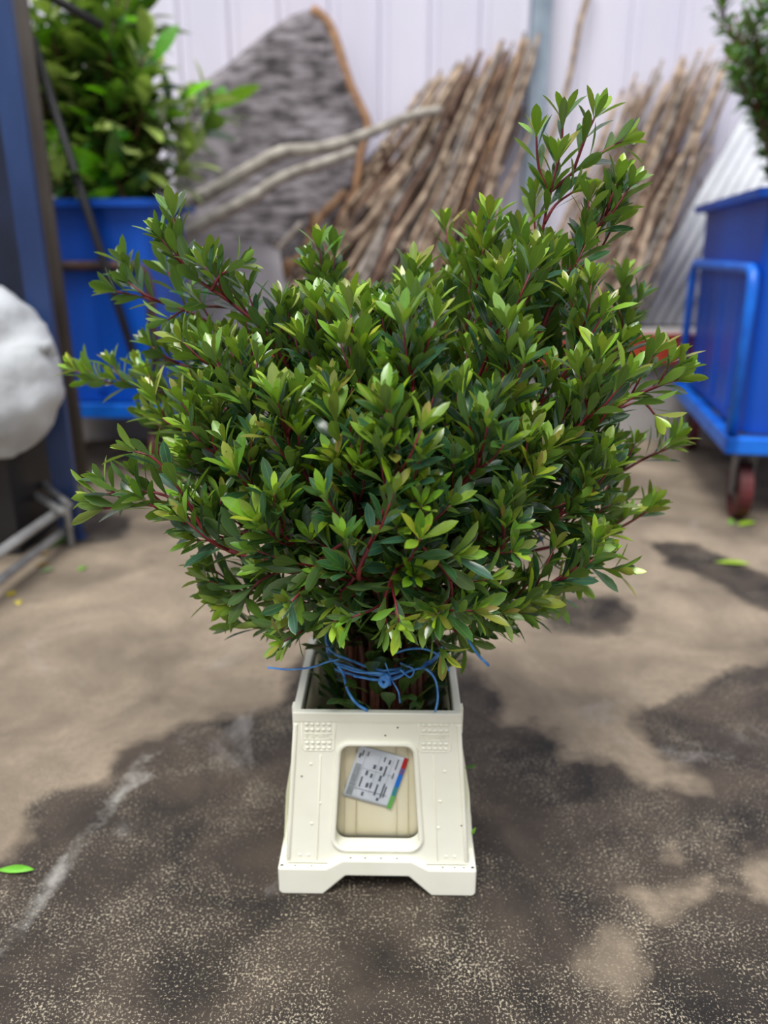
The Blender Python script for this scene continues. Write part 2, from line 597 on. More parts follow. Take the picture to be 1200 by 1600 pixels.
def shoot(stems, leaves, pts, r0, r1, lush, spacing=.0085, start=0.0, lsize=1.0, rosette=7, mi=0):
    """a leafy twig along pts (world points)"""
    pts = [Vector(p) for p in pts]
    n = len(pts)
    stems.tube(pts, [r0 + (r1 - r0) * i / (n - 1) for i in range(n)], n=5, mi=mi)
    cum = [0]
    for i in range(1, n): cum.append(cum[-1] + (pts[i] - pts[i - 1]).length)
    T = cum[-1]
    s_ = T * start + spacing * R()
    ang = R() * 6.28
    while s_ < T - .006:
        i = 0
        while i < n - 2 and cum[i + 1] < s_: i += 1
        t = (s_ - cum[i]) / max(1e-6, cum[i + 1] - cum[i])
        p = pts[i].lerp(pts[i + 1], t)
        a = (pts[i + 1] - pts[i]).normalized()
        ang += 2.4 + (R() - .5) * .5
        o1 = a.orthogonal().normalized(); o2 = a.cross(o1)
        o = o1 * math.cos(ang) + o2 * math.sin(ang)
        k = (T - s_) / .09
        al = math.radians(30 + 22 * min(1, k) + (R() - .5) * 26)
        d = jit(a * math.cos(al) + o * math.sin(al), .12)
        d.z += .22
        nn = jit(a * math.sin(al) - o * math.cos(al), .25)
        L = (.034 + .016 * min(1, k * 1.3) + (R() - .5) * .012) * lsize
        leaves.add(p, d, nn, L, L * (.26 + R() * .09), leafcol(.25 + min(1, k) * .5, lush), bend=.02 + R() * .16,
                   fold=.1 + R() * .3, twist=(R() - .5) * .7)
        s_ += spacing * (.7 + R() * .6)
    a = (pts[-1] - pts[-2]).normalized()
    o1 = a.orthogonal().normalized(); o2 = a.cross(o1)
    for q in range(rosette):
        ang += 2.4
        o = o1 * math.cos(ang) + o2 * math.sin(ang)
        fr = q / max(1, rosette)
        al = math.radians(50 - 38 * fr + (R() - .5) * 22)
        d = jit(a * math.cos(al) + o * math.sin(al), .08)
        d.z += .2
        nn = a * math.sin(al) - o * math.cos(al)
        L = (.042 - .020 * fr + (R() - .5) * .008) * lsize
        leaves.add(pts[-1] - a * .004 * (1 - fr), d, nn, L, L * (.27 + R() * .08), leafcol(.22 * (1 - fr) - .05, lush),
                   bend=.0 + R() * .14, fold=.15 + R() * .3, twist=(R() - .5) * .4)


def auto_twigs(stems, leaves, path, lush_f, t0=.4, n=9, lmin=.045, lmax=.11, r=.0016):
    N = len(path)
    ang = R() * 6.28
    for q in range(n):
        t = t0 + (0.97 - t0) * (q + R() * .7) / n
        i = min(N - 2, int(t * (N - 1)))
        p = path[i].lerp(path[i + 1], t * (N - 1) - i)
        a = (path[i + 1] - path[i]).normalized()
        ang += 2.4 + (R() - .5)
        o1 = a.orthogonal().normalized(); o2 = a.cross(o1)
        o = o1 * math.cos(ang) + o2 * math.sin(ang)
        out = (p - BC); out.normalize()
        d = (a * .75 + o * .6 + out * .25 + Vector((0, 0, .5))).normalized()
        L = (lmin + (lmax - lmin) * R()) * (1.15 - .5 * t)
        d2 = (d + a * .3 + Vector((0, 0, .45))).normalized()
        tw = [p, p + d * L * .5, p + d * L * .5 + d2 * L * .5]
        shoot(stems, leaves, tw, r * 1.1, r * .7, lush_f(tw[-1]), lsize=.85 + R() * .3)


def radius_at(th):
    """half-size of the bunch seen from the front, by angle (deg, 0 = right, 90 = up)"""
    K = [(-180, .26), (-150, .31), (-120, .27), (-90, .16), (-60, .25), (-30, .31), (0, .30), (30, .31), (60, .28), (75, .19),
         (100, .125), (130, .185), (160, .25), (180, .26)]
    for i in range(len(K) - 1):
        if K[i][0] <= th <= K[i + 1][0]:
            t = (th - K[i][0]) / (K[i + 1][0] - K[i][0])
            return K[i][1] * (1 - t) + K[i + 1][1] * t
    return .3


BCC = Vector((0.005, 1.09, 0.655))


BR_AGE = [0.8]


def lush_at(p):
    return max(0, min(1, BR_AGE[0] + (R() - .5) * .5))


def tie_point():
    a = R() * 6.28; r = math.sqrt(R()) * .068
    return Vector((0.0 + r * math.cos(a), 1.075 + r * .9 * math.sin(a), .365)), a, r


bush = empty('leafy_branch_bunch', (0, 1.075, 0.02))
tag(bush, 'large tied bunch of glossy green leafy branches with crimson stems standing in the cream bucket', 'plant')
nb = 0


def make_branch(path_pts, extra=(), n_tw=9, t0=.35, lmax=.11, lead_start=.45, lsize=1.0):
    global nb
    tp, a, r = tie_point()
    BR_AGE[0] = .22 + .78 * R()
    foot = Vector((tp.x * .9 + (R() - .5) * .03, 1.075 + (tp.y - 1.075) * .9 + (R() - .5) * .03, .035))
    low = catmull([foot, tp], 3)[:-1]
    up = [tp]
    first = Vector(path_pts[0])
    if (first - tp).length > .1:
        mid = tp.lerp(first, .45); mid.z += .05
        up.append(mid)
    up += [Vector(p) for p in path_pts]
    path = catmull(up, 5)
    full = low + path
    off = Vector((0, 1.075, .02))
    S, Lv = MB(), Leaves()
    n = len(full)
    rb = .0042 + R() * .0016
    nlow = max(4, n // 3)
    S.tube(full[:nlow + 1], [rb + (.0034 - rb) * i / nlow for i in range(nlow + 1)], n=6, mi=1)
    k = n - nlow
    S.tube(full[nlow:], [.0034 - .0018 * i / (k - 1) for i in range(k)], n=6, mi=0)
    lead = path[int(len(path) * lead_start):]
    if len(lead) >= 2:
        shoot(S, Lv, lead, .0018, .0014, lush_at(lead[-1]), spacing=.011, lsize=lsize)
    auto_twigs(S, Lv, path, lush_at, t0=t0, n=n_tw, lmax=lmax)
    for e in extra:
        pts = catmull(e, 4)
        shoot(S, Lv, pts, .0024, .0014, lush_at(pts[-1]) , spacing=.011, start=.25, lsize=lsize)
    # a few leaves low on the stem, inside the bucket
    for q in range(12):
        i = random.randint(1, max(3, min(len(full) - 2, 8)))
        p = full[i].lerp(full[i + 1], R())
        an = math.atan2(p.y - 1.075, p.x) + (R() - .5) * 1.2
        q0 = math.hypot(p.x, p.y - 1.075)
        if q % 2 and p.z < .37: p = Vector((p.x * .082 / max(.02, q0), 1.075 + (p.y - 1.075) * .082 / max(.02, q0), p.z + .02))
        d = Vector((math.cos(an) * .6, math.sin(an) * .6, .3 + R()))
        if p.z < .32: d *= 1
        Lv.add(p, d, Vector((-math.cos(an), -math.sin(an), 1)), .045 + R() * .028, .017 + R() * .007, leafcol(.75, .4), bend=.15)
    # keep the low leaves inside the bucket walls
    for i, c in enumerate(Lv.v):
        if c[2] < .315:
            Lv.v[i] = (max(-.102, min(.100, c[0])), max(.99, min(1.155, c[1])), max(.03, c[2]))
    S.v = [(c[0] - off.x, c[1] - off.y, c[2] - off.z) for c in S.v]
    Lv.v = [(c[0] - off.x, c[1] - off.y, c[2] - off.z) for c in Lv.v]
    b = S.build('branch', [M['stem_red'], M['stem_brown']], bush)
    Lv.build('leaves', M['leaf'], b)
    nb += 1


# explicit outer shoots, read off the photograph
def PP(lst, Y, dY=0.0):
    n = len(lst)
    return [P(a, b, Y + dY * i / max(1, n - 1)) for i, (a, b) in enumerate(lst)]


make_branch(PP([(780, 620), (822, 480), (846, 370), (858, 300)], 1.10), [
    PP([(858, 302), (842, 262), (838, 212)], 1.10), PP([(860, 298), (876, 235), (880, 185)], 1.10),
    PP([(862, 298), (905, 262), (958, 228), (972, 222)], 1.10), PP([(895, 270), (915, 215), (930, 182)], 1.11),
    PP([(850, 350), (868, 320), (895, 300)], 1.09)], n_tw=6, t0=.3, lead_start=.93)
make_branch(PP([(800, 620), (860, 480), (905, 395), (940, 345), (955, 330)], 1.08), [PP([(880, 440), (930, 400), (960, 350)], 1.1)], n_tw=10)
make_branch(PP([(480, 660), (430, 540), (370, 480), (300, 430), (266, 382)], 1.10), [PP([(330, 455), (345, 430), (372, 415)], 1.08),
            PP([(370, 480), (300, 480), (262, 500)], 1.12)], n_tw=8, t0=.55)
make_branch(PP([(480, 700), (400, 560), (320, 500), (250, 472), (180, 455)], 1.20), [PP([(250, 472), (215, 455), (205, 440)], 1.2)], n_tw=5, t0=.5, lead_start=.88)
make_branch(PP([(500, 740), (400, 660), (290, 622), (200, 603), (140, 596)], 1.32), n_tw=10, t0=.5, lead_start=.6)
make_branch(PP([(500, 900), (430, 880), (345, 855), (300, 820), (240, 790), (160, 795)], .93),
            [PP([(325, 845), (290, 780), (245, 720), (210, 705)], .92), PP([(310, 830), (260, 775), (190, 770), (150, 775)], .93),
             PP([(270, 800), (235, 770), (215, 745)], .95)], n_tw=6, t0=.3, lead_start=.85)
make_branch(PP([(760, 800), (880, 700), (950, 645), (1010, 610), (1060, 592)], 1.06), [PP([(950, 645), (1000, 628), (1025, 650)], 1.04)], n_tw=7, t0=.35, lead_start=.9)
make_branch(PP([(760, 850), (900, 790), (960, 745), (1010, 715), (1045, 700)], 1.14), n_tw=6, t0=.35, lead_start=.9)
make_branch(PP([(740, 880), (880, 850), (960, 828), (1010, 800)], 1.10), n_tw=6, t0=.35, lead_start=.93)
make_branch(PP([(720, 930), (800, 950), (870, 905), (940, 865)], .95), n_tw=8, t0=.35, lead_start=.6)
make_branch(PP([(840, 700), (920, 600), (965, 530), (975, 490)], 1.22), n_tw=10, t0=.4)
make_branch(PP([(680, 600), (700, 480), (714, 400)], 1.28), n_tw=8, t0=.4)
make_branch(PP([(560, 600), (520, 500), (505, 450)], 1.18), n_tw=10, t0=.4)
make_branch(PP([(500, 700), (390, 600), (330, 560)], 1.15), n_tw=10, t0=.4)
make_branch(PP([(500, 800), (330, 720), (240, 660)], 1.30), n_tw=10, t0=.4)
make_branch(PP([(520, 880), (420, 900), (370, 945)], .95), n_tw=8, t0=.3)
make_branch(PP([(620, 890), (600, 940), (604, 975)], .86), n_tw=4, t0=.4)
make_branch(PP([(600, 900), (520, 940), (455, 1000)], .92), n_tw=7, t0=.4)
make_branch(PP([(680, 890), (725, 930), (745, 965)], .95), n_tw=7, t0=.4)
for pth_, Y_, n_ in (([(560, 900), (530, 935), (522, 965)], .90, 6), ([(640, 900), (655, 940), (672, 960)], .88, 6),
                     ([(560, 900), (470, 930), (400, 925), (352, 935)], 1.0, 9), ([(680, 920), (760, 950), (800, 935)], 1.0, 8),
                     ([(560, 940), (480, 970), (430, 975)], 1.02, 7), ([(660, 940), (700, 975), (715, 990)], 1.0, 7),
                     ([(480, 860), (360, 800), (300, 740)], 1.05, 9), ([(480, 800), (340, 700), (240, 650)], 1.12, 10),
                     ([(500, 740), (400, 620), (310, 560)], 1.05, 9), ([(640, 840), (700, 900), (705, 945)], .86, 6),
                     ([(560, 840), (490, 885), (470, 930)], .88, 7), ([(480, 820), (340, 780), (250, 730)], 1.25, 9), ([(500, 700), (360, 600), (255, 560)], 1.22, 9), ([(800, 800), (880, 860), (900, 900)], 1.0, 8)):
    make_branch(PP(pth_, Y_), n_tw=n_, t0=.35, lead_start=.6)
# crimson leaders that show in front
make_branch(PP([(560, 900), (590, 820), (620, 730), (610, 640)], .83), n_tw=8, t0=.3, lead_start=.85)
make_branch(PP([(620, 800), (650, 700), (645, 600), (655, 540)], .88), n_tw=9, t0=.3, lead_start=.8)
make_branch(PP([(560, 760), (570, 640), (545, 540)], .92), n_tw=9, t0=.3, lead_start=.8)

# the dense body: tips spread over the shell by a golden spiral
NT = 64
i = 0
made = 0
while made < NT and i < 400:
    u = (i + .5) / 104.0
    i += 1
    if u > 1: break
    zc = 1 - 2 * u
    phi = i * 2.39996
    rr = math.sqrt(1 - zc * zc)
    d = Vector((rr * math.cos(phi), rr * math.sin(phi), zc))
    if d.z < -.72: continue
    if d.y > .75 and d.z < .0: continue
    th = math.degrees(math.atan2(d.z, d.x))
    rad = radius_at(th)
    flat = math.hypot(d.x, d.z)
    sc = .90 + R() * .1
    if made % 5 == 4: sc = .62
    tip = BCC + Vector((d.x * rad, d.y * .235, d.z * rad)) * sc
    tip.z = max(tip.z, .40)
    tp = Vector((0, 1.075, .365))
    midp = tp.lerp(tip, .55)
    midp += Vector((0, 0, .05 + (.05 if tip.z < .6 else 0)))
    midp.x *= 1.0
    pth = [jit(midp, .012), jit(tip, .012)]
    end = pth[-1] + (pth[-1] - pth[0]).normalized() * .01 + Vector((0, 0, .03))
    make_branch(pth + [end], n_tw=13, t0=.30, lmax=.105, lead_start=.45)
    made += 1
print('branches', nb)


# ------------------------------------------------------------------ bucket
def make_bucket():
    root = empty('flower_bucket', (-.008, 1.09, 0), math.radians(-1.0))
    tag(root, 'cream plastic flower bucket with an open front window and notched feet on the concrete', 'bucket')
    # local frame: front is -y
    bw, tw = .140, .1215          # half widths of the body
    yb, yt = -.142, -.120         # front plane, bottom and top
    yb2, yt2 = .140, .105         # back plane
    z0, z1 = .052, .300

    def front(x, z, off=0.0):
        t = (z - z0) / (z1 - z0)
        return Vector((x, yb + (yt - yb) * t - off, z))
    # front panel with window
    wb, wt = .064, .054
    wz0, wz1 = .080, .252

    def win(r_in=0.0, n=6):
        pts = []
        rb_, rt_ = .018, .014
        def arc(cx_, cz_, r_, a0, a1):
            for k in range(n + 1):
                an = math.radians(a0 + (a1 - a0) * k / n)
                pts.append((cx_ + (r_ + r_in) * math.cos(an), cz_ + (r_ + r_in) * math.sin(an)))
        arc(wb - rb_, wz0 + rb_, rb_, -90, 0)
        arc(wt - rt_, wz1 - rt_, rt_, 0, 90)
        arc(-wt + rt_, wz1 - rt_, rt_, 90, 180)
        arc(-wb + rb_, wz0 + rb_, rb_, 180, 270)
        return pts
    inner = win()
    outer = []
    hw = lambda z: bw + (tw - bw) * (z - z0) / (z1 - z0)
    N = len(inner)
    for (x_, z_) in inner:       # radial projection to the trapezoid outline
        cz_ = .170
        dx, dz = x_, z_ - cz_
        best = 1e9
        if dz > 0: best = min(best, (z1 - cz_) / dz)
        if dz < 0: best = min(best, (z0 - cz_) / dz)
        if abs(dx) > 1e-6:
            # side line x = hw(z)
            k_ = (tw - bw) / (z1 - z0)
            den = abs(dx) - k_ * dz
            if den > 0:
                best = min(best, (bw + k_ * (cz_ - z0)) / den)
        outer.append((dx * best, cz_ + dz * best))
    # snap nearest outline vertices to the corners
    for cx_, cz_ in ((bw, z0), (-bw, z0), (tw, z1), (-tw, z1)):
        j = min(range(N), key=lambda q: (outer[q][0] - cx_) ** 2 + (outer[q][1] - cz_) ** 2)
        outer[j] = (cx_, cz_)
    g = MB()
    th = .004
    for i_ in range(N):
        j_ = (i_ + 1) % N
        a_, b_, c_, d_ = inner[i_], inner[j_], outer[j_], outer[i_]
        g.quad([front(*a_), front(*b_), front(*c_), front(*d_)])
        g.quad([front(*d_, off=-th), front(*c_, off=-th), front(*b_, off=-th), front(*a_, off=-th)])
        g.quad([front(*b_), front(*a_), front(*a_, off=-.020), front(*b_, off=-.020)])
    # sides and back
    def wall(p0, p1, p2, p3):
        n_ = (Vector(p1) - Vector(p0)).cross(Vector(p3) - Vector(p0)).normalized() * th
        A = [Vector(q) for q in (p0, p1, p2, p3)]
        B = [q - n_ for q in A]
        g.quad(A); g.quad(B[::-1])
        for k in range(4):
            g.quad([A[(k + 1) % 4], A[k], B[k], B[(k + 1) % 4]])
    wall((bw, yb, z0), (bw, yb2, z0), (tw, yt2, z1), (tw, yt, z1))
    wall((-bw, yb2, z0), (-bw, yb, z0), (-tw, yt, z1), (-tw, yt2, z1))
    wall((bw, yb2, z0), (-bw, yb2, z0), (-tw, yt2, z1), (tw, yt2, z1))
    body = g.build('body', M['cream'], root)
    # raised lip around the window
    g = MB()
    g.tube([front(x_, z_, .0015) for x_, z_ in win(.003)], .0040, n=8, closed=True)
    lip = g.build('window_lip', M['cream'], root)
    # long draught ribs pressed into the panel
    g = MB()
    for s in (-1, 1):
        g.tube([front(s * .083, .235, .0004), front(s * .092, z0 + .006, .0004)], .0012, n=6)
        g.tube([front(s * (tw - .028), .288, .0002), front(s * (tw - .028), .245, .0002)], .0010, n=6)
        g.tube([front(s * (tw - .062), .288, .0002), front(s * (tw - .060), .262, .0002)], .0010, n=6)
        g.tube([front(s * (hw(z) - .0035), z, .0) for z in (.285, .2, .12, .06)], .0036, n=8)
    g.tube([front(-.058, .2875, 0), front(.058, .2875, 0)], .0010, n=6)
    for x_, z_ in ((-.098, .22), (-.086, .155), (.094, .16), (-.099, .12), (.092, .115), (.10, .21), (-.118, .066), (-.105, .066), (.118, .066), (.105, .066)):
        g.box((-.002, -.0005, -.0016), (.002, .0012, .0016), Matrix.Translation(front(x_, z_, .0006)))
    g.build('panel_ribs', M['cream'], root, bevel=.0003)
    # rim: one closed frame round the mouth
    g = MB()
    zt = z1 - .001
    O = [(-tw - .0015, yt - .0025), (tw + .0015, yt - .0025), (tw + .0015, yt2 + .002), (-tw - .0015, yt2 + .002)]
    I = [(-tw + .0105, yt + .0080), (tw - .0105, yt + .0080), (tw - .0105, yt2 - .008), (-tw + .0105, yt2 - .008)]
    for z_ in (zt - .011, zt + .006):
        g.v += [(x_, y_, z_) for x_, y_ in O] + [(x_, y_, z_) for x_, y_ in I]
    for k in range(4):
        k2 = (k + 1) % 4
        g.f += [(k, k2, 8 + k2, 8 + k), (4 + k2, 4 + k, 12 + k, 12 + k2), (8 + k, 8 + k2, 12 + k2, 12 + k), (k2, k, 4 + k, 4 + k2)]
    g.m += [0] * 16; g.smooth += [False] * 16
    g.build('rim', M['cream'], root, bevel=.0022, seg=3)
    # lift tabs beside the mouth
    for s in (-1, 1):
        g = MB()
        g.box((s * tw - .004, yt + .022, z1 - .045), (s * tw + .0055 if s > 0 else s * tw + .004, yt + .036, z1 - .001)) if s > 0 else \
            g.box((s * tw - .0055, yt + .022, z1 - .045), (s * tw + .004, yt + .036, z1 - .001))
        g.build('lift_tab', M['cream'], root, bevel=.0012)
        # side flange running down behind the front panel
        g = MB()
        pts = []
        A = [Vector((s * (tw - .001), yt + .05, z1 - .01)), Vector((s * (tw + .006), yt + .05, z1 - .07)),
             Vector((s * (bw + .001), yb + .04, .15)), Vector((s * (bw + .008), yb + .035, .048)), Vector((s * (bw - .01), yb + .035, .048)),
             Vector((s * (tw - .010), yt + .05, z1 - .01))]
        B = [q + Vector((0, .012, 0)) for q in A]
        if s < 0: A.reverse(); B.reverse()
        g.quad(A[::-1]); g.quad(B)
        for k in range(len(A)):
            k2 = (k + 1) % len(A)
            g.quad([A[k], A[k2], B[k2], B[k]])
        g.build('side_flange', M['cream'], root, bevel=.0012)
    # skirt with notched feet
    g = MB()
    poly = [(-.151, .050), (-.078, .050), (-.052, .066), (.052, .066), (.078, .050), (.151, .050), (.151, .006), (.149, .0015), (.145, 0),
            (.083, 0), (.048, .036), (-.048, .036), (-.083, 0), (-.145, 0), (-.149, .0015), (-.151, .006)]
    g.prism(poly, -.152, -.1405)
    g.build('foot_skirt', M['cream'], root, bevel=.0032, seg=3)
    g = MB(); g.prism(poly, .1405, .152); g.build('foot_skirt', M['cream'], root, bevel=.0032, seg=3)
    for s in (-1, 1):
        g = MB()
        Mx = Matrix.Translation((s * .1455, 0, 0)) @ Matrix.Rotation(PI / 2, 4, 'Z')
        g.prism([(x_ * .995, z_) for x_, z_ in poly], -.0055, .0055, Mx)
        g.build('foot_skirt', M['cream'], root, bevel=.003, seg=3)
    g = MB()     # shelf joining skirt and body
    g.box((-.149, -.150, .044), (.149, -.128, .0495)); g.box((-.149, .128, .044), (.149, .150, .0495))
    g.box((-.149, -.128, .044), (-.128, .128, .0495)); g.box((.128, -.128, .044), (.149, .128, .0495))
    g.box((-.052, -.150, .0495), (.052, -.138, .0655))
    g.build('base_shelf', M['cream'], root, bevel=.0015)
    # small drain marks
    g = MB()
    for x_ in (-.125, -.100, .100, .118, .132):
        g.box((x_ - .0014, -.1475, .0497), (x_ + .0014, -.1455, .0506))
    for x_ in (-.040, -.018, .006, .030):
        g.box((x_ - .0016, -.1475, .0657), (x_ + .0016, -.1455, .0666))
    for x_, z_ in ((.03, .281), (-.112, .20), (.012, .268), (.127, .12)):
        g.box((-.0013, -.0004, -.0008), (.0013, .0004, .0008), Matrix.Translation(front(x_, z_, .0006)))
    g.build('dirt_specks', M['hole'], root)
    # embossed pads with studs and a name strip
    for s in (-1, 1):
        pad = empty('stud_pad', (0, 0, 0), 0, root)
        pc = s * .0985 if s < 0 else .0935
        pc = -.0865 if s < 0 else .0845
        g = MB()
        loop = [(pc - .0235, .290), (pc - .0235, .246), (pc - .019, .2425), (pc + .019, .2425), (pc + .0235, .246), (pc + .0235, .290)]
        g.tube([front(x_, z_, .0002) for x_, z_ in loop], .0010, n=6)
        for zz in (.2695, .2605):
            g.tube([front(pc - .021, zz, .0002), front(pc + .021, zz, .0002)], .0008, n=6)
        fr = g.build('pad_frame', M['cream'], root)
        g = MB()
        for zr in (.2855, .2765, .2555, .2475):
            for c_ in range(5):
                p = front(pc + (c_ - 2) * .0082, zr, 0)
                rings = 4
                k0 = len(g.v)
                for ri in range(rings):
                    an = ri / rings * PI / 2
                    for q in range(10):
                        b_ = q / 10 * 2 * PI
                        g.v.append((p.x + .0033 * math.cos(an) * math.cos(b_), p.y - .0030 * math.sin(an), p.z + .0024 * math.cos(an) * math.sin(b_)))
                g.v.append((p.x, p.y - .0030, p.z))
                for ri in range(rings - 1):
                    for q in range(10):
                        r2 = (q + 1) % 10
                        g.f.append((k0 + ri * 10 + q, k0 + ri * 10 + r2, k0 + (ri + 1) * 10 + r2, k0 + (ri + 1) * 10 + q))
                        g.m.append(0); g.smooth.append(True)
                for q in range(10):
                    g.f.append((k0 + 30 + q, k0 + 30 + (q + 1) % 10, k0 + 40)); g.m.append(0); g.smooth.append(True)
        g.build('studs', M['cream'], fr)
        cu = bpy.data.curves.new('lettering', 'FONT')
        cu.body = 'EUROPETS'; cu.size = .0085; cu.extrude = .0005; cu.align_x = 'CENTER'; cu.align_y = 'CENTER'
        cu.space_character = 1.0
        t_ = bpy.data.objects.new('lettering', cu)
        dg = bpy.context.evaluated_depsgraph_get()
        COL.objects.link(t_)
        bpy.context.view_layer.update()
        mt = bpy.data.meshes.new_from_object(t_.evaluated_get(bpy.context.evaluated_depsgraph_get()))
        bpy.data.objects.remove(t_)
        mt.materials.clear(); mt.materials.append(M['cream'])
        lo_ = link('lettering', mt, fr)
        tilt = math.atan2(yt - yb, z1 - z0)
        lo_.rotation_euler = (PI / 2 - tilt, 0, 0)
        lo_.location = front(pc, .2650, .0004)
        lo_.scale = (.94, 1, 1)
        bpy.data.objects.remove(pad)
    # grime at the corners
    # inner bucket seen through the window
    g = MB()
    prof_ = []
    fz = lambda z: (z - .046) / (z1 - .046)
    def ring(z, dz=0.0):
        t = fz(z)
        hx = .100 + .010 * t; yf = yb + .026 + (yt - yb) * t * .6; yk = .112 - .012 * t
        pts = []
        r_ = .022
        for cx_, cy_, a0 in ((hx - r_, yk - r_, 0), (-hx + r_, yk - r_, 90), (-hx + r_, yf + r_, 180), (hx - r_, yf + r_, 270)):
            for k in range(5):
                an = math.radians(a0 + 90 * k / 4)
                pts.append((cx_ + r_ * math.cos(an), cy_ + r_ * math.sin(an), z))
        return pts
    zs = [.05, .12, .20, .285]
    n_ = 20
    for zi in zs: g.v += ring(zi)
    for zi in range(len(zs) - 1):
        for q in range(n_):
            r2 = (q + 1) % n_
            g.f.append((zi * n_ + q, zi * n_ + r2, (zi + 1) * n_ + r2, (zi + 1) * n_ + q)); g.m.append(0); g.smooth.append(True)
    g.f.append(tuple(reversed(range(n_)))); g.m.append(0); g.smooth.append(False)
    inn = g.build('inner_tub', M['cream_in'], root)
    sd_ = inn.modifiers.new('wall', 'SOLIDIFY'); sd_.thickness = .003; sd_.offset = 1
    sd_.offset = -1
    # moulded flutes on the tub front
    g = MB()
    tubf = lambda x_, z_: Vector((x_, yb + .026 + (yt - yb) * fz(z_) * .6 - .0004, z_))
    for x_, r_ in ((-.034, .004), (.030, .003), (.048, .004), (-.052, .003)):
        g.tube([tubf(x_, .07), tubf(x_ * .96, .16), tubf(x_ * .92, .262)], r_, n=8, flat=.12)
    g.build('flute', M['cream_in'], inn)
    # paper label stuck on the tub
    lab = empty('label_frame', (0, 0, 0), 0, root)
    wdt, hgt = .076, .092
    cx_, cz_ = -.0035, .186
    rot = math.radians(-17)
    tl = math.atan2((yt - yb) * .6, z1 - .046)
    base = tubf(cx_, cz_) + Vector((0, -.0022, 0))
    Mx = Matrix.Translation(base) @ Matrix.Rotation(-tl, 4, 'X') @ Matrix.Rotation(-rot, 4, 'Y')
    bpy.data.objects.remove(lab)
    def slab(u0, u1, w0, w1, y0, mi, name=None):
        pass
    g = MB()
    # gently creased sheet
    nu, nw = 12, 14
    k0 = 0
    for j_ in range(nw + 1):
        for i_ in range(nu + 1):
            u = -wdt / 2 + wdt * i_ / nu; w = -hgt / 2 + hgt * j_ / nw
            y_ = -.0006 * abs(math.sin(j_ * 1.9)) - .0004 * R()
            g.v.append(tuple(Mx @ Vector((u, y_, w))))
    for j_ in range(nw):
        for i_ in range(nu):
            a_ = j_ * (nu + 1) + i_
            g.f.append((a_, a_ + 1, a_ + nu + 2, a_ + nu + 1)); g.m.append(0); g.smooth.append(True)
    L_ = g.build('paper_label', M['paper'], root)
    L_['label'] = 'creased white paper label with small grey print and a coloured edge'
    so = L_.modifiers.new('t', 'SOLIDIFY'); so.thickness = .0003
    g = MB()
    yy = -.0016
    def bar(u0, u1, w0, w1, mi, y_=yy):
        g.box((u0, y_, w0), (u1, y_ + .0003, w1), Mx, mi)
    h2 = hgt / 2; w2 = wdt / 2
    bands = [(1.0, .80, 0), (.80, .68, 1), (.68, .44, 2), (.44, .26, 3), (.26, 0, 4)]
    for a_, b_, mi in bands:
        bar(w2 - .006, w2 + .001, -h2 + hgt * b_, -h2 + hgt * a_, mi)
    g.build('colour_strip', [M['red'], M['purple'], M['printblue'], M['teal'], M['green']], L_)
    g = MB()
    # bars code along the left edge
    z_ = -h2 + .006
    while z_ < h2 - .030:
        hh = .0006 + R() * .0012
        g.box((-w2 + .003, yy, z_), (-w2 + .0125, yy + .0003, z_ + hh), Mx, 1)
        z_ += hh + .0005 + R() * .0009
    def txt(u, w0, w1, h_=.0022, mi=0):
        z_ = w0
        while z_ < w1:
            st_ = .0008 + R() * .0012
            g.box((u, yy, z_), (u + h_, yy + .0003, min(w1, z_ + st_)), Mx, mi)
            z_ += st_ + .0005
    for u, a_, b_, h_ in ((-.034, .026, .034, .003), (-.030, .030, .040, .002), (-.022, .032, .040, .0018), (.004, .030, .038, .002), (.012, .028, .036, .003),
                          (.024, .022, .040, .0016), (.024, .006, .016, .0016), (-.008, .014, .021, .004), (.002, .014, .021, .004), (.010, .006, .024, .0024),
                          (-.016, 0, .008, .0034), (-.008, -.002, .005, .0034), (.006, -.004, .006, .0034),
                          (-.020, -.022, -.004, .0022), (-.010, -.020, -.012, .004), (-.004, -.020, -.010, .003),
                          (.006, -.030, -.010, .0026), (.016, -.032, -.006, .0020), (.020, -.030, -.010, .0020), (-.012, -.036, -.029, .003), (.012, -.038, -.033, .004)):
        txt(u, a_, b_, h_)
    for u in (-.024, -.002, .018):
        g.box((u, yy, -.03), (u + .0003, yy + .0002, .038), Mx, 1)
    g.box((-.024, yy, .010), (.026, yy + .0002, .0103), Mx, 1)
    g.box((-.024, yy, -.026), (.026, yy + .0002, -.0255), Mx, 0)
    g.build('print', [M['ink'], M['inklight']], L_)
    return root


bucket = make_bucket()


# ------------------------------------------------------------------ blue twine tied round the bunch
g = MB()
def ringpts(cx_, cy_, z_, rx_, ry_, tilt=0.0, n=28):
    return [Vector((cx_ + rx_ * math.cos(2 * PI * k / n), cy_ + ry_ * math.sin(2 * PI * k / n),
                    z_ + tilt * math.cos(2 * PI * k / n) + .003 * math.sin(5 * k))) for k in range(n)]
g.tube(ringpts(0, 1.075, .358, .088, .086, .004), .0025, n=6, closed=True)
g.tube(ringpts(0, 1.075, .366, .090, .087, -.006), .0019, n=6, closed=True)
g.tube(ringpts(.002, 1.075, .351, .087, .088, .010), .0019, n=6, closed=True)
def tw(lst, r, Y=None, fl=.6):
    pts = [P(a_, b_, (Y if len(c_) == 0 else c_[0])) for a_, b_, *c_ in lst]
    g.tube(catmull(pts, 5), r, n=6, flat=fl)
tw([(418, 1043), (450, 1046), (485, 1043), (512, 1034), (530, 1030)], .0019, .955)
tw([(528, 1040), (536, 1052), (543, 1078), (556, 1098), (574, 1110)], .0032, .972)
tw([(530, 1040), (560, 1050), (600, 1052), (610, 1060)], .0024, .966)
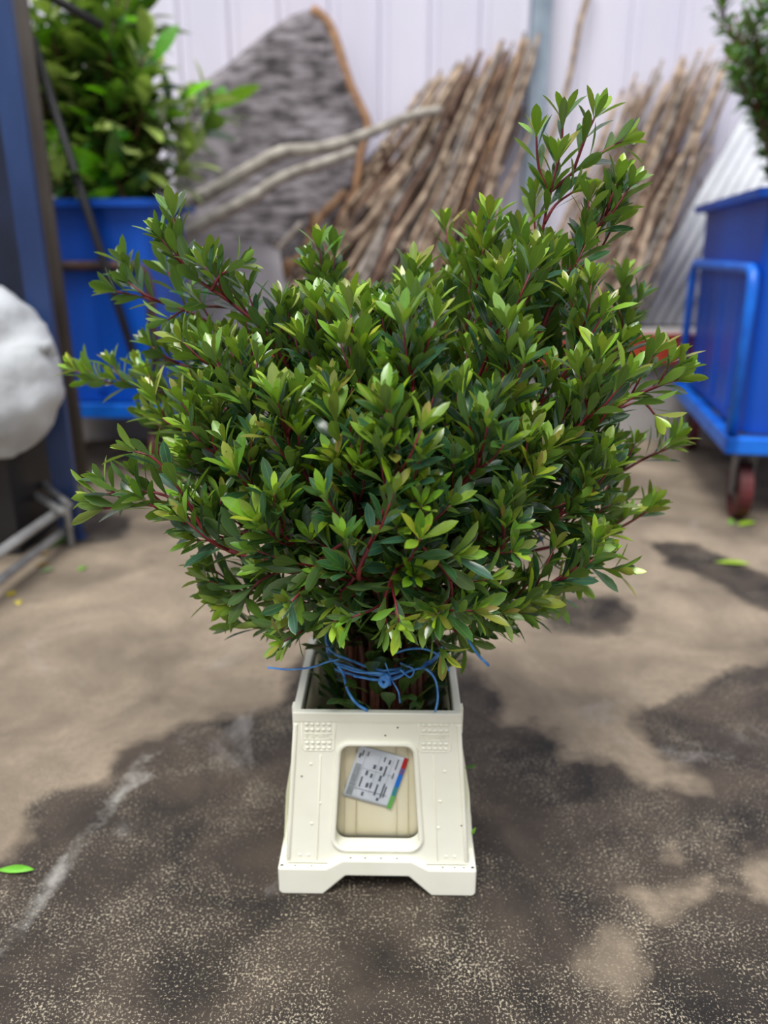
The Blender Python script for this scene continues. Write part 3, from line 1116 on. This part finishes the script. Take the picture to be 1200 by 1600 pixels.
tw([(552, 1056), (590, 1062), (618, 1060), (640, 1048), (664, 1045), (680, 1062), (684, 1090), (680, 1112)], .0026, .968)
tw([(618, 1020), (640, 1014), (664, 1014), (688, 1026), (701, 1048)], .0022, .955)
tw([(602, 1036), (612, 1062), (622, 1080), (625, 1098)], .0016, .962)
tw([(625, 1046), (640, 1058), (646, 1046), (625, 1036)], .0018, .960)
tw([(722, 984, .98), (732, 1000, .96), (746, 1022, .95), (764, 1040, .95)], .0022, .95)
g.tube(catmull([P(596, 1058, .962), P(606, 1064, .955), P(600, 1072, .958), P(594, 1064, .962), P(604, 1056, .957), P(608, 1070, .957)], 4), .0036, n=7)
o = g.build('binding_twine', M['twine'])
tag(o, 'bright blue plastic twine wound and knotted around the stems above the bucket', 'twine')

# ------------------------------------------------------------------ sticks leaning on the wall
def stick(name, a_, b_, r_, material, label, cat, group, wob=.02, n=9, sides=6, taper=.6, sm=True):
    a_, b_ = Vector(a_), Vector(b_)
    g = MB()
    pts, rad = [], []
    ph = R() * 20
    for k in range(n):
        t = k / (n - 1)
        w = wob * (noise.noise(Vector((ph, t * 3.1, 0)))) * (1 if 0 < k < n - 1 else .3)
        w2 = wob * (noise.noise(Vector((ph + 9, t * 3.1, 0)))) * (1 if 0 < k < n - 1 else .3)
        pts.append((b_ - a_) * t + Vector((w * 2, w2, w)))
        rad.append(r_ * (1 - (1 - taper) * t) * (.9 + .25 * noise.noise(Vector((ph, t * 9, 5)))))
    g.tube(pts, rad, n=sides)
    # knots and a stub or two
    if r_ > .008:
        for q in range(random.randint(1, 3)):
            k = random.randint(2, n - 3)
            d = Vector((R() - .5, -(.3 + R() * .3), .5 + R() * .6)).normalized() * r_ * (2.0 + 3 * R())
            g.tube([pts[k], pts[k] + d], [r_ * .5, r_ * .3], n=5)
    o = g.build(name, material)
    o.location = a_
    return tag(o, label, cat, group)


ZT = .556
LB = 'thin bare stick leaning in the dense bundle left of the grey column'
for k in range(96):
    t = (k + R()) / 96
    layer = R()
    bx = -.72 + 1.12 * t ** .9 + (R() - .5) * .12
    ty = WY - .06 - .10 * (1 - layer)
    px = 660 + 172 * t ** .8 + (R() - .5) * 26
    py = 110 - 70 * t + R() * 90 * (1 - .35 * t)
    if R() < .18: py += 110
    top = P(px, py, ty)
    by = 4.12 + .38 * layer
    r_ = .011 + R() * .012
    if t < .35 and R() < .4: r_ += .010
    stick('stick', (bx, by, ZT), top, r_, STK[min(4, int(abs(random.gauss(0, 1.35))))], LB, 'stick', 'sticks in the left bundle', wob=.045)
LR = 'thin bare stick leaning in the loose bundle right of the grey column'
for k in range(78):
    t = (k + R()) / 78
    layer = R()
    bx = .74 + .56 * t + (R() - .5) * .10
    ty = WY - .06 - .08 * (1 - layer)
    px = 965 + 185 * t + (R() - .5) * 30
    py = 120 - 70 * t + R() * 100
    if R() < .15: py += 120
    top = P(px, py, ty)
    stick('stick', (bx, 4.15 + .36 * layer, ZT), top, .010 + R() * .012, STK[min(4, int(abs(random.gauss(0, 1.3))))], LR, 'stick',
          'sticks in the right bundle', wob=.04)
# rotten logs under the left bundle
for k, (x0, y0, x1, y1, r_, mt_) in enumerate(((395, 520, 540, 300, .030, 3), (430, 540, 575, 320, .034, 4), (360, 530, 470, 350, .026, 2),
                                             (500, 520, 600, 350, .032, 3), (450, 530, 640, 260, .024, 0))):
    a_ = P(x0, y0, 4.22); a_.z = .575; b_ = P(x1, y1, 4.40)
    LL = ['thick pale brown log leaning lowest at the left of the stick pile', 'thick dark rotten log leaning in front of the left stick bundle',
          'grey weathered log at the far left end of the stick pile', 'orange brown split log under the middle of the left bundle',
          'long tan log crossing the left stick bundle'][k]
    stick('log', a_, b_, r_, STK[mt_], LL, 'log', None, wob=.06, sides=9, taper=.8)
a_ = P(790, 480, 4.5); a_.z = ZT
stick('wooden_pole', a_, P(930, -40, WY - .06), .020, STK[0], 'single tall brown pole leaning on the wall right of the grey column', 'pole', None, wob=.03, sides=8, taper=.9)

# bleached driftwood branch (forked)
g = MB()
dr = [P(120, 430, 4.12), P(200, 372, 4.15), P(275, 325, 4.2), P(330, 300, 4.2), P(385, 268, 4.22), P(440, 238, 4.25), P(500, 232, 4.28), P(560, 215, 4.34), P(640, 182, 4.45), P(690, 172, 4.5)]
dpts = catmull(dr, 4)
o0 = Vector((dr[0].x, 4.12, .55))
g.tube([p - o0 for p in dpts], [.042 - .020 * i / len(dpts) for i in range(len(dpts))], n=9)
o = g.build('driftwood_branch', M['drift']); o.location = o0
tag(o, 'upper bleached grey driftwood branch bending across the bark slab', 'branch')
g = MB()
dr = [P(150, 440, 4.02), P(285, 368, 4.1), P(340, 338, 4.12), P(400, 305, 4.15), P(440, 278, 4.16), P(520, 250, 4.2), P(556, 236, 4.22)]
dpts = catmull(dr, 4)
o0 = Vector((dr[0].x, 4.02, .55))
g.tube([p - o0 for p in dpts], [.037 - .016 * i / len(dpts) for i in range(len(dpts))], n=9)
o = g.build('driftwood_branch', M['drift']); o.location = o0
tag(o, 'lower bleached grey driftwood branch running below the other one', 'branch')

# bark slab
OUT = [(262, 520), (268, 300), (262, 150), (278, 130), (318, 108), (350, 84), (385, 52), (420, 22), (450, 2), (480, -6), (503, 14), (518, 45), (532, 90),
       (545, 128), (560, 160), (572, 192), (560, 235), (550, 300), (520, 360), (500, 430), (470, 520)]
pf = [P(x_, y_, 4.45) for x_, y_ in OUT]
top_z = max(p.z for p in pf)
g = MB()
o0 = Vector((sum(p.x for p in pf) / len(pf), 4.45, ZT))
bm = bmesh.new()
LE = 4.42
fv = []
for p in pf:
    z_ = max(p.z, ZT)
    lean = (z_ - ZT) * .16
    fv.append(bm.verts.new((p.x - o0.x, lean - .03, z_ - o0.z)))
face = bm.faces.new(fv)
if face.normal.y > 0: face.normal_flip()
bmesh.ops.triangulate(bm, faces=bm.faces[:])
for _ in range(4):
    bmesh.ops.subdivide_edges(bm, edges=[e for e in bm.edges if e.calc_length() > .045], cuts=1, use_grid_fill=False)
    bmesh.ops.triangulate(bm, faces=bm.faces[:])
bv = {v_.index for v_ in bm.verts if v_.is_boundary}
for v_ in bm.verts:
    nzv = noise.noise(Vector((v_.co.x * 5, 0, v_.co.z * 5))) + .7 * noise.noise(Vector((v_.co.x * 9, 3, v_.co.z * 26)))
    if v_.is_boundary:
        v_.co.x += .008 * nzv; v_.co.z = max(0, v_.co.z + .006 * nzv)
    else:
        v_.co.y -= .035 + .022 * nzv
r = bmesh.ops.extrude_face_region(bm, geom=bm.faces[:])
for v_ in [q for q in r['geom'] if isinstance(q, bmesh.types.BMVert)]:
    v_.co.y += .07 - 0
bmesh.ops.recalc_face_normals(bm, faces=bm.faces[:])
me = bpy.data.meshes.new('bark_slab')
for f_ in bm.faces:
    f_.smooth = abs(f_.normal.y) > .4
    f_.material_index = 1 if abs(f_.normal.y) < .35 else 0
bm.to_mesh(me); bm.free()
me.materials.append(M['slab']); me.materials.append(M['slabedge'])
o = link('bark_slab', me); o.location = (o0.x, o0.y, o0.z)
tag(o, 'big grey bark covered wood slab with a pointed top leaning on the white wall', 'wood slab')

sr = MB()
edge_i = [9, 10, 11, 12, 13, 14, 15, 16, 17, 18]
ep = []
for q in edge_i:
    p = pf[q]; z_ = max(p.z, ZT)
    ep.append(Vector((p.x - o0.x + .004, (z_ - ZT) * .16 - .035, z_ - o0.z)))
sr.tube(catmull(ep, 3), .020, n=7, flat=1.4)
sr.build('split_edge', M['slabedge'], o)

# weathered board in front of the slab's foot
g = MB()
a0, a1 = P(262, 500, 4.12).x, P(455, 500, 4.12).x
g.prism([(0, 0), (a1 - a0, 0), (a1 - a0 - .06, .40), (.02, .52)], 0, .02)
o = g.build('weathered_board', M['board'], bevel=.003); o.location = (a0, 4.15, .548); o.rotation_euler = (math.radians(-10), 0, 0)
tag(o, 'pale grey weathered board leaning below the driftwood branches', 'board')

# corrugated sheet at right
g = MB()
nr_ = 48
A0, A1 = Vector((1.30, 4.30, ZT)), Vector((1.86, 4.30, ZT))
B0, B1 = Vector((2.00, 4.70, 1.72)), Vector((2.56, 4.70, 1.72))
for off in (0, .004):
    for k in range(nr_ + 1):
        t = k / nr_
        w = .014 * math.sin(t * 2 * PI * 9)
        for p in (A0.lerp(A1, t), B0.lerp(B1, t)):
            g.v.append((p.x - A0.x, p.y - A0.y + w + off, p.z - A0.z))
kk = 2 * (nr_ + 1)
for k in range(nr_):
    g.f.append((2 * k, 2 * k + 2, 2 * k + 3, 2 * k + 1)); g.f.append((kk + 2 * k, kk + 2 * k + 1, kk + 2 * k + 3, kk + 2 * k + 2))
    g.f.append((2 * k, kk + 2 * k, kk + 2 * k + 2, 2 * k + 2)); g.f.append((2 * k + 1, 2 * k + 3, kk + 2 * k + 3, kk + 2 * k + 1))
g.m += [0] * len(g.f); g.smooth += [True] * len(g.f)
o = g.build('corrugated_sheet', M['whitesheet']); o.location = A0
tag(o, 'white corrugated sheet leaning behind the right stick bundle beside the blue cart', 'sheet')


# ------------------------------------------------------------------ blue bin carts
def make_cart(loc, rz, W, L, label, hoop_mat, hoop_side):
    """local x: width 0..W, local y: length 0..L, origin at the near left corner on the floor"""
    root = empty('bin_cart', loc, rz)
    tag(root, label, 'cart')
    zd = .29
    g = MB()   # deck
    t = .022
    for a_, b_ in (((0, 0), (W, 0)), ((W, 0), (W, L)), ((W, L), (0, L)), ((0, L), (0, 0))):
        x0, x1 = sorted((a_[0], b_[0])); y0, y1 = sorted((a_[1], b_[1]))
        g.box((x0 - t, y0 - t, zd - .03), (x1 + t, y1 + t, zd + .03))
    for q in (.33, .66):
        g.box((0, L * q - .02, zd - .02), (W, L * q + .02, zd + .02))
    g.build('deck_frame', M['bluepaint'], root, bevel=.006)
    # bin
    g = MB()
    zb, zt_ = zd + .035, 1.13
    def rg(z, grow):
        r_ = .05
        x0, x1, y0, y1 = .035 - grow, W - .035 + grow, .035 - grow, L - .035 + grow
        pts = []
        for cx_, cy_, a0 in ((x1 - r_, y1 - r_, 0), (x0 + r_, y1 - r_, 90), (x0 + r_, y0 + r_, 180), (x1 - r_, y0 + r_, 270)):
            for k in range(5):
                an = math.radians(a0 + 22.5 * k)
                pts.append((cx_ + r_ * math.cos(an), cy_ + r_ * math.sin(an), z))
        return pts
    rings = [(zb, -.03), (zb, 0), (zt_ - .06, .016), (zt_ - .03, .018), (zt_ - .028, .062), (zt_, .064), (zt_, .022), (zt_ - .05, .008), (zb + .03, -.01)]
    for z_, gr in rings: g.v += rg(z_, gr)
    for i_ in range(len(rings) - 1):
        for q in range(20):
            r2 = (q + 1) % 20
            g.f.append((i_ * 20 + q, i_ * 20 + r2, (i_ + 1) * 20 + r2, (i_ + 1) * 20 + q)); g.m.append(0); g.smooth.append(False)
    g.f.append(tuple(reversed(range(20)))); g.m.append(0); g.smooth.append(False)
    k0 = (len(rings) - 1) * 20
    g.f.append(tuple(range(k0, k0 + 20))); g.m.append(0); g.smooth.append(False)
    bn = g.build('bin', M['blue'], root)
    g = MB()
    for yy_ in (.3, .6, .9):
        if yy_ < L - .1:
            g.box((.022, yy_ - .02, zb + .04), (.038, yy_ + .02, zt_ - .10))
    for xx_ in (.2, .45):
        g.box((xx_ - .02, .022, zb + .04), (xx_ + .02, .038, zt_ - .10))
    g.build('bin_rib', M['blue'], bn, bevel=.006)
    # hoops
    zh = .88
    def hoop(p0, p1):
        g = MB()
        p0, p1 = Vector(p0), Vector(p1)
        d_ = (p1 - p0).normalized() * .05
        pts = [p0, p0 + Vector((0, 0, zh - zd - .06)), p0 + Vector((0, 0, zh - zd - .015)) + d_ * .3, p0 + Vector((0, 0, zh - zd)) + d_,
               p1 + Vector((0, 0, zh - zd)) - d_, p1 + Vector((0, 0, zh - zd - .015)) - d_ * .3, p1 + Vector((0, 0, zh - zd - .06)), p1]
        g.tube(pts, .020, n=10)
        g.build('guard_rail', hoop_mat, root)
    if 'l' in hoop_side: hoop((0.0, .03, zd), (0.0, L - .03, zd))
    if 'n' in hoop_side: hoop((.03, 0.0, zd), (W - .03, 0.0, zd))
    if 'r' in hoop_side: hoop((W, .03, zd), (W, L - .03, zd))
    for x_ in (.07, W - .07):
        for y_ in (.08, L - .08):
            c = empty('caster', (x_, y_, .105), 0, root)
            g = MB()
            g.box((-.045, -.045, .135), (.045, .045, .155))
            for s in (-1, 1):
                g.prism([(-.04, .14), (.04, .14), (.018, -.015), (-.018, -.015)], s * .030 - .004, s * .030 + .004)
            # orient the fork plates across x
            g.v = [(p[1], p[0], p[2]) for p in g.v]
            g.build('caster_fork', M['fork'], c, bevel=.002)
            g = MB()
            def disc(r0, r1, hw_, mi, n=24):
                k = len(g.v)
                for xx in (-hw_, hw_):
                    for r_ in (r0, r1):
                        for q in range(n):
                            an = 2 * PI * q / n
                            g.v.append((xx, r_ * math.cos(an), r_ * math.sin(an)))
                for q in range(n):
                    r2 = (q + 1) % n
                    g.f += [(k + q, k + r2, k + n + r2, k + n + q), (k + 2 * n + q, k + 3 * n + q, k + 3 * n + r2, k + 2 * n + r2),
                            (k + n + q, k + n + r2, k + 3 * n + r2, k + 3 * n + q), (k + q, k + 2 * n + q, k + 2 * n + r2, k + r2)]
                    g.m += [mi] * 4; g.smooth += [False] * 4
            disc(.066, .104, .022, 0)
            disc(.012, .067, .016, 1)
            g.tube([(-.034, 0, 0), (.034, 0, 0)], .010, n=8, mi=1)
            g.build('wheel', [M['tyre'], M['hub']], c)
    return root


rc = make_cart((1.225, 2.66, 0), math.radians(-11.5), .80, 1.22,
               'blue plastic bin on a wheeled blue frame at the right edge holding a green shrub', M['bluepaint'], 'l')
lc = make_cart((-1.66, 3.30, 0), math.radians(-3), .74, .56,
               'blue plastic bin on wheels with a brown rail at the left holding broad leaved branches', M['rust'], 'n')

# ------------------------------------------------------------------ plants in the carts
def shrub_big():
    root = empty('broad_leaved_branches', (-1.24, 3.58, .40))
    tag(root, 'mass of large glossy and yellow green leaves standing in the left blue bin', 'plant')
    off = root.location
    cols = [lin((56, 122, 30)), lin((78, 150, 34)), lin((38, 92, 32)), lin((24, 66, 28)), lin((166, 190, 96)), lin((186, 204, 122)), lin((120, 200, 20)), lin((30, 78, 40))]
    for k in range(84):
        S, Lv = MB(), Leaves()
        px, py = -10 + 275 * R(), -60 + 350 * R() ** .75
        if py > 200 and px < 90: px += 60
        Y = 3.38 + R() * .40
        if k < 5: px, py, Y = ((318, 165, 3.55), (290, 250, 3.5), (275, 175, 3.6), (335, 175, 3.6), (200, 320, 3.28))[k]
        if k in (5, 6, 7): px, py = ((225, 85), (170, 60), (150, 210))[k - 5]; Y = 3.42
        if k in (8, 9): px, py = ((150, 300), (90, 280))[k - 8]; Y = 3.35
        tip = P(px, py, Y)
        base = Vector((-1.24 + (R() - .5) * .30, 3.62 + (R() - .5) * .2, .42))
        mid = base.lerp(tip, .5) + Vector((-(tip.x + 1.24) * .12, 0, .12))
        if tip.z < 1.15: mid.z = 1.22
        pts = catmull([base, mid, tip], 6)
        S.tube(pts, [.010 - .006 * i / len(pts) for i in range(len(pts))], n=6)
        pale = R() < .42 or k in (5, 7)
        n = len(pts)
        ang = R() * 6
        nl = 22
        for q in range(nl):
            t = 1 - (q / nl) ** 1.1 * .50
            i = min(n - 2, int(t * (n - 1)))
            p = pts[i].lerp(pts[i + 1], min(1, t * (n - 1) - i))
            if p.z < 1.15: continue
            a = (pts[i + 1] - pts[i]).normalized()
            ang += 2.4
            o1 = a.orthogonal().normalized(); o2 = a.cross(o1)
            o = o1 * math.cos(ang) + o2 * math.sin(ang)
            al = math.radians(25 + 45 * min(1, q / 7) + (R() - .5) * 25)
            d = jit(a * math.cos(al) + o * math.sin(al), .12)
            c = random.choice(cols[4:6]) if pale else random.choice(cols[:4] + cols[6:])
            L = .12 + R() * .09
            Lv.add(p, d, a * math.sin(al) - o * math.cos(al), L, L * (.34 + R() * .12), c, bend=.1 + R() * .25, prof=PROF_OVAL if not pale else PROF_OBO, fold=.2)
        S.v = [tuple(Vector(c) - off) for c in S.v]
        Lv.v = [tuple(Vector(c) - off) for c in Lv.v]
        b = S.build('branch', [M['stem_brown']], root)
        Lv.build('leaves', M['bigleaf'], b)


shrub_big()


def shrub_small():
    cxr = Vector((1.80, 3.15, .42))
    root = empty('small_leaved_shrub', cxr)
    tag(root, 'upright dark green small leaved shrub standing in the right blue bin', 'plant')
    for k in range(62):
        S, Lv = MB(), Leaves()
        py = -160 + 440 * R()
        px = 1158 + 190 * R() - max(0, 100 - abs(py - 60)) * .25
        if k < 3: px, py = ((1112, -12), (1140, 35), (1150, 120))[k]
        Y = 2.95 + R() * .5
        tip = P(px, py, Y)
        base = cxr + Vector(((R() - .5) * .3, (R() - .5) * .4, 0))
        low = base.lerp(tip, .6); low.x = base.x * .5 + tip.x * .5; low.z = max(low.z, 1.16)
        pts = catmull([base, low, tip], 6)
        S.tube(pts, [.008 - .005 * i / len(pts) for i in range(len(pts))], n=5)
        n = len(pts)
        def leafy(pts, cnt, span):
            n = len(pts); ang = R() * 6
            for q in range(cnt):
                t = 1 - q / cnt * span
                i = min(n - 2, int(t * (n - 1)))
                p = pts[i].lerp(pts[i + 1], min(1, t * (n - 1) - i))
                if p.z < 1.10: continue
                a = (pts[i + 1] - pts[i]).normalized()
                ang += 2.4
                o1 = a.orthogonal().normalized(); o2 = a.cross(o1)
                o = o1 * math.cos(ang) + o2 * math.sin(ang)
                al = math.radians(50 + (R() - .5) * 40)
                L = .04 + R() * .025
                Lv.add(p, a * math.cos(al) + o * math.sin(al), a * math.sin(al) - o * math.cos(al), L, L * .42,
                       random.choice([lin((44, 96, 34)), lin((30, 74, 30)), lin((70, 130, 50)), lin((26, 60, 30)), lin((92, 150, 60))]), bend=.2, prof=PROF_OVAL)
        leafy(pts, 40, .6)
        for q in range(8):
            t = .55 + .42 * R()
            i = min(n - 2, int(t * (n - 1)))
            p = pts[i]
            if p.z < 1.1: continue
            d = Vector(((R() - .5) * 1.4, (R() - .5) * 1.4, .5 + R() * .5)).normalized()
            tp = [p, p + d * .07, p + d * .14 + Vector((0, 0, .02))]
            S.tube(tp, [.003, .002, .0015], n=4)
            leafy(tp, 12, .9)
        S.v = [tuple(Vector(c) - cxr) for c in S.v]
        Lv.v = [tuple(Vector(c) - cxr) for c in Lv.v]
        b = S.build('branch', [M['stem_brown']], root)
        Lv.build('leaves', M['bigleaf'], b)


shrub_small()

# ------------------------------------------------------------------ posts and rods at left
def post(name, x_, y_, w_, d_, z1_, material, label, cat, foot=True):
    root = empty(name, (x_, y_, 0))
    tag(root, label, cat)
    g = MB()
    # open channel section
    g.box((-w_ / 2, -d_ / 2, .006), (w_ / 2, -d_ / 2 + .004, z1_))
    g.box((-w_ / 2, -d_ / 2 + .004, .006), (-w_ / 2 + .004, d_ / 2, z1_))
    g.box((w_ / 2 - .004, -d_ / 2 + .004, .006), (w_ / 2, d_ / 2, z1_))
    g.build('channel', material, root, bevel=.0012)
    if foot:
        g = MB(); g.box((-w_ * .65, -d_ * .7, 0), (w_ * .65, d_ * .7, .006)); g.build('foot_plate', material, root)
    return root


post('rack_post', -1.075, 2.50, .075, .03, 2.6, M['navy'], 'navy blue steel post standing right of the white sack', 'post')
post('rack_post', -1.375, 2.92, .22, .03, 2.6, M['navydark'], 'dark navy steel post behind the white sack at the left edge', 'post')
root = empty('brown_pole', (-1.285, 3.17, 0)); tag(root, 'worn grey brown metal pole standing in front of the left blue bin', 'pole')
g = MB(); g.tube([(0, 0, 0.005), (0, 0, 1.2), (0, 0, 2.7)], .027, n=12); g.build('pole', M['brownpole'], root)
g = MB(); g.box((-.04, -.04, 0), (.04, .04, .006)); g.build('foot_plate', M['brownpole'], root)
a_ = P(225, 500, 3.26); b_ = P(50, 58, 3.20)
g = MB(); bot = Vector((a_.x + .06, 3.24, .02)); g.tube([Vector((0, 0, 0)), b_ - bot], .017, n=8)
o = g.build('black_rod', M['black']); o.location = bot
tag(o, 'black metal rod slanting across the front of the left blue bin', 'rod')
g = MB(); b0 = P(20, -40, 3.2); b1 = P(160, 42, 3.25); g.tube([Vector((0, 0, 0)), b1 - b0], .017, n=8)
o = g.build('black_rod', M['black']); o.location = b0
tag(o, 'short black rod crossing the leaves at the top left', 'rod')
g = MB()
bx_ = P(236, 300, 3.9).x
g.box((-.035, -.02, 0), (.035, .02, 3.0))
o = g.build('black_post', M['black'], bevel=.003); o.location = (bx_, 3.86, 0.0)
tag(o, 'tall black post between the left blue bin and the bark slab', 'post')

# dark crate stack below the sack
def lattice_crate(loc, rz, sx_, sy_, sz_, material, label):
    root = empty('storage_crate', loc, rz); tag(root, label, 'crate')
    g = MB(); t = .012
    g.box((0, 0, 0), (sx_, sy_, t))
    for a0, a1 in (((0, 0), (sx_, t)), ((0, sy_ - t), (sx_, sy_)), ((0, t), (t, sy_ - t)), ((sx_ - t, t), (sx_, sy_ - t))):
        g.box((a0[0], a0[1], t), (a1[0], a1[1], sz_))
    g.build('body', material, root, bevel=.003)
    g = MB()
    g.box((-.008, -.008, sz_ - .03), (sx_ + .008, 0, sz_)); g.box((-.008, sy_, sz_ - .03), (sx_ + .008, sy_ + .008, sz_))
    g.box((-.008, 0, sz_ - .03), (0, sy_, sz_)); g.box((sx_, 0, sz_ - .03), (sx_ + .008, sy_, sz_))
    g.build('rim', material, root, bevel=.002)
lattice_crate((-1.78, 2.34, 0), 0, .60, .42, .33, M['black'], 'black plastic crate on the floor under the white sack')

# white sack
bm = bmesh.new()
bmesh.ops.create_icosphere(bm, subdivisions=5, radius=1)
for v_ in bm.verts:
    n_ = v_.co.normalized()
    q = noise.noise(n_ * 1.6 + Vector((3, 1, 2))) * .16 + noise.noise(n_ * 4 + Vector((9, 4, 1))) * .06
    fold_ = abs(noise.noise(Vector((n_.x * 3, n_.y * 3, n_.z * 7)))) * .05
    s_ = 1 + q - fold_
    v_.co = Vector((n_.x * .30 * s_, n_.y * .24 * s_, n_.z * .285 * s_))
    if v_.co.z < -.215: v_.co.z = -.215 + (v_.co.z + .215) * .1
for f_ in bm.faces: f_.smooth = True
me = bpy.data.meshes.new('white_sack'); bm.to_mesh(me); bm.free(); me.materials.append(M['sack'])
root = empty('white_sack', (-1.325, 2.38, .335)); tag(root, 'bulging white woven plastic sack at the left edge of the frame', 'sack')
o = link('sack_body', me, root); o.location = (0, 0, .245); o.scale = (1.04, 1, 1.12)
g = MB()
g.tube(catmull([Vector((.28, -.02, .30)), Vector((.315, -.05, .33)), Vector((.335, -.06, .335)), Vector((.345, -.05, .31))], 4), [.016] * 5 + [.020] * 4 + [.012] * 4, n=7)
g.build('tied_corner', M['sack'], root)

# aluminium trolley frame
root = empty('trolley_frame', (-1.05, 2.2, 0)); tag(root, 'silver aluminium trolley frame lying low at the left edge below the sack', 'trolley')
off = Vector((-1.05, 2.2, 0))
def rail(p0, p1, w_, name='rail'):
    g = MB()
    p0, p1 = Vector(p0) - off, Vector(p1) - off
    g.tube([p0, p1], w_, n=4)
    return g.build(name, M['alu'], root, bevel=.003)
rail(FL(-90, 925, .13), FL(108, 788, .13), .019)
rail(FL(-90, 975, .05), FL(110, 822, .05), .017)
rail(FL(-90, 690, .15), FL(100, 800, .15), .015, 'cross_rail')
rail(FL(-10, 690, .17), FL(104, 785, .17), .013, 'cross_rail')
for px_, py_ in ((104, 800), (-60, 905)):
    p = FL(px_, py_, .12)
    rail((p.x, p.y, 0.0), (p.x, p.y, .15), .014, 'foot')

# ------------------------------------------------------------------ fallen leaves and petals
def fallen(px_, py_, L, W, rot, col, name, label, cat, z=.004, curl=.1):
    Lv = Leaves()
    p = FL(px_, py_)
    d = Vector((math.cos(rot), math.sin(rot), .04))
    Lv.add(Vector((0, 0, 0)) - d * L * .5, d, Vector((0, 0, 1)), L, W, lin(col), bend=-curl * .4, fold=.35, prof=PROF_OVAL, pet=.05)
    mn = min(v_[2] for v_ in Lv.v)
    o = Lv.build(name, M['leaf'])
    o.location = (p.x, p.y, .0015 - mn)
    so = o.modifiers.new('t', 'SOLIDIFY'); so.thickness = .0006
    tag(o, label, cat)


fallen(22, 1362, .062, .017, math.radians(-4), (120, 205, 60), 'fallen_leaf', 'bright green fallen leaf on dark concrete at the left edge', 'leaf')
fallen(1142, 882, .10, .036, math.radians(-20), (170, 205, 70), 'fallen_leaf', 'large yellow green leaf lying on concrete at the right', 'leaf')
fallen(1165, 820, .075, .034, math.radians(15), (165, 205, 50), 'fallen_leaf', 'small lime green leaf lying just in front of the right cart', 'leaf')
fallen(1142, 817, .055, .025, math.radians(60), (120, 170, 70), 'fallen_leaf', 'dull green leaf left of the lime one near the right cart', 'leaf')
fallen(128, 890, .035, .020, 1.0, (120, 180, 60), 'fallen_leaf', 'small green leaf on the floor right of the trolley frame', 'leaf')
fallen(90, 850, .09, .04, 1.3, (70, 110, 50), 'fallen_leaf', 'dark green leaf lying beside the foot of the navy post', 'leaf')
fallen(72, 893, .045, .026, .4, (150, 175, 130), 'fallen_leaf', 'pale grey green leaf among the litter by the trolley frame', 'leaf')
fallen(64, 866, .055, .026, -.2, (178, 146, 96), 'fallen_leaf', 'upper dry brown leaf in the litter by the trolley frame', 'leaf')
fallen(66, 884, .04, .024, .3, (186, 150, 90), 'fallen_leaf', 'lower dry tan leaf in the litter by the trolley frame', 'leaf')
fallen(17, 930, .030, .026, .8, (225, 200, 60), 'fallen_petal', 'upper left bright yellow petal on the floor at the left edge', 'petal')
fallen(29, 943, .026, .022, 2.0, (215, 196, 90), 'fallen_petal', 'paler yellow petal just below the bright yellow one', 'petal')

# leaves caught on the bucket's right side
def caught(px_, py_, Y, L, rot, col, label):
    Lv = Leaves()
    d = Vector((math.cos(rot), 0, math.sin(rot)))
    Lv.add(Vector((0, 0, 0)), d, Vector((0, -1, 0.1)), L, L * .34, lin(col), bend=.1, fold=.2, prof=PROF_OVAL)
    o = Lv.build('stray_leaf', M['leaf']); o.location = P(px_, py_, Y)
    tag(o, label, 'leaf')
caught(726, 1200, 1.00, .018, math.radians(15), (36, 90, 40), 'tiny dark green leaf sticking to the right side of the cream bucket')
caught(734, 1306, .985, .016, math.radians(60), (110, 170, 50), 'tiny light green leaf low on the right side of the cream bucket')
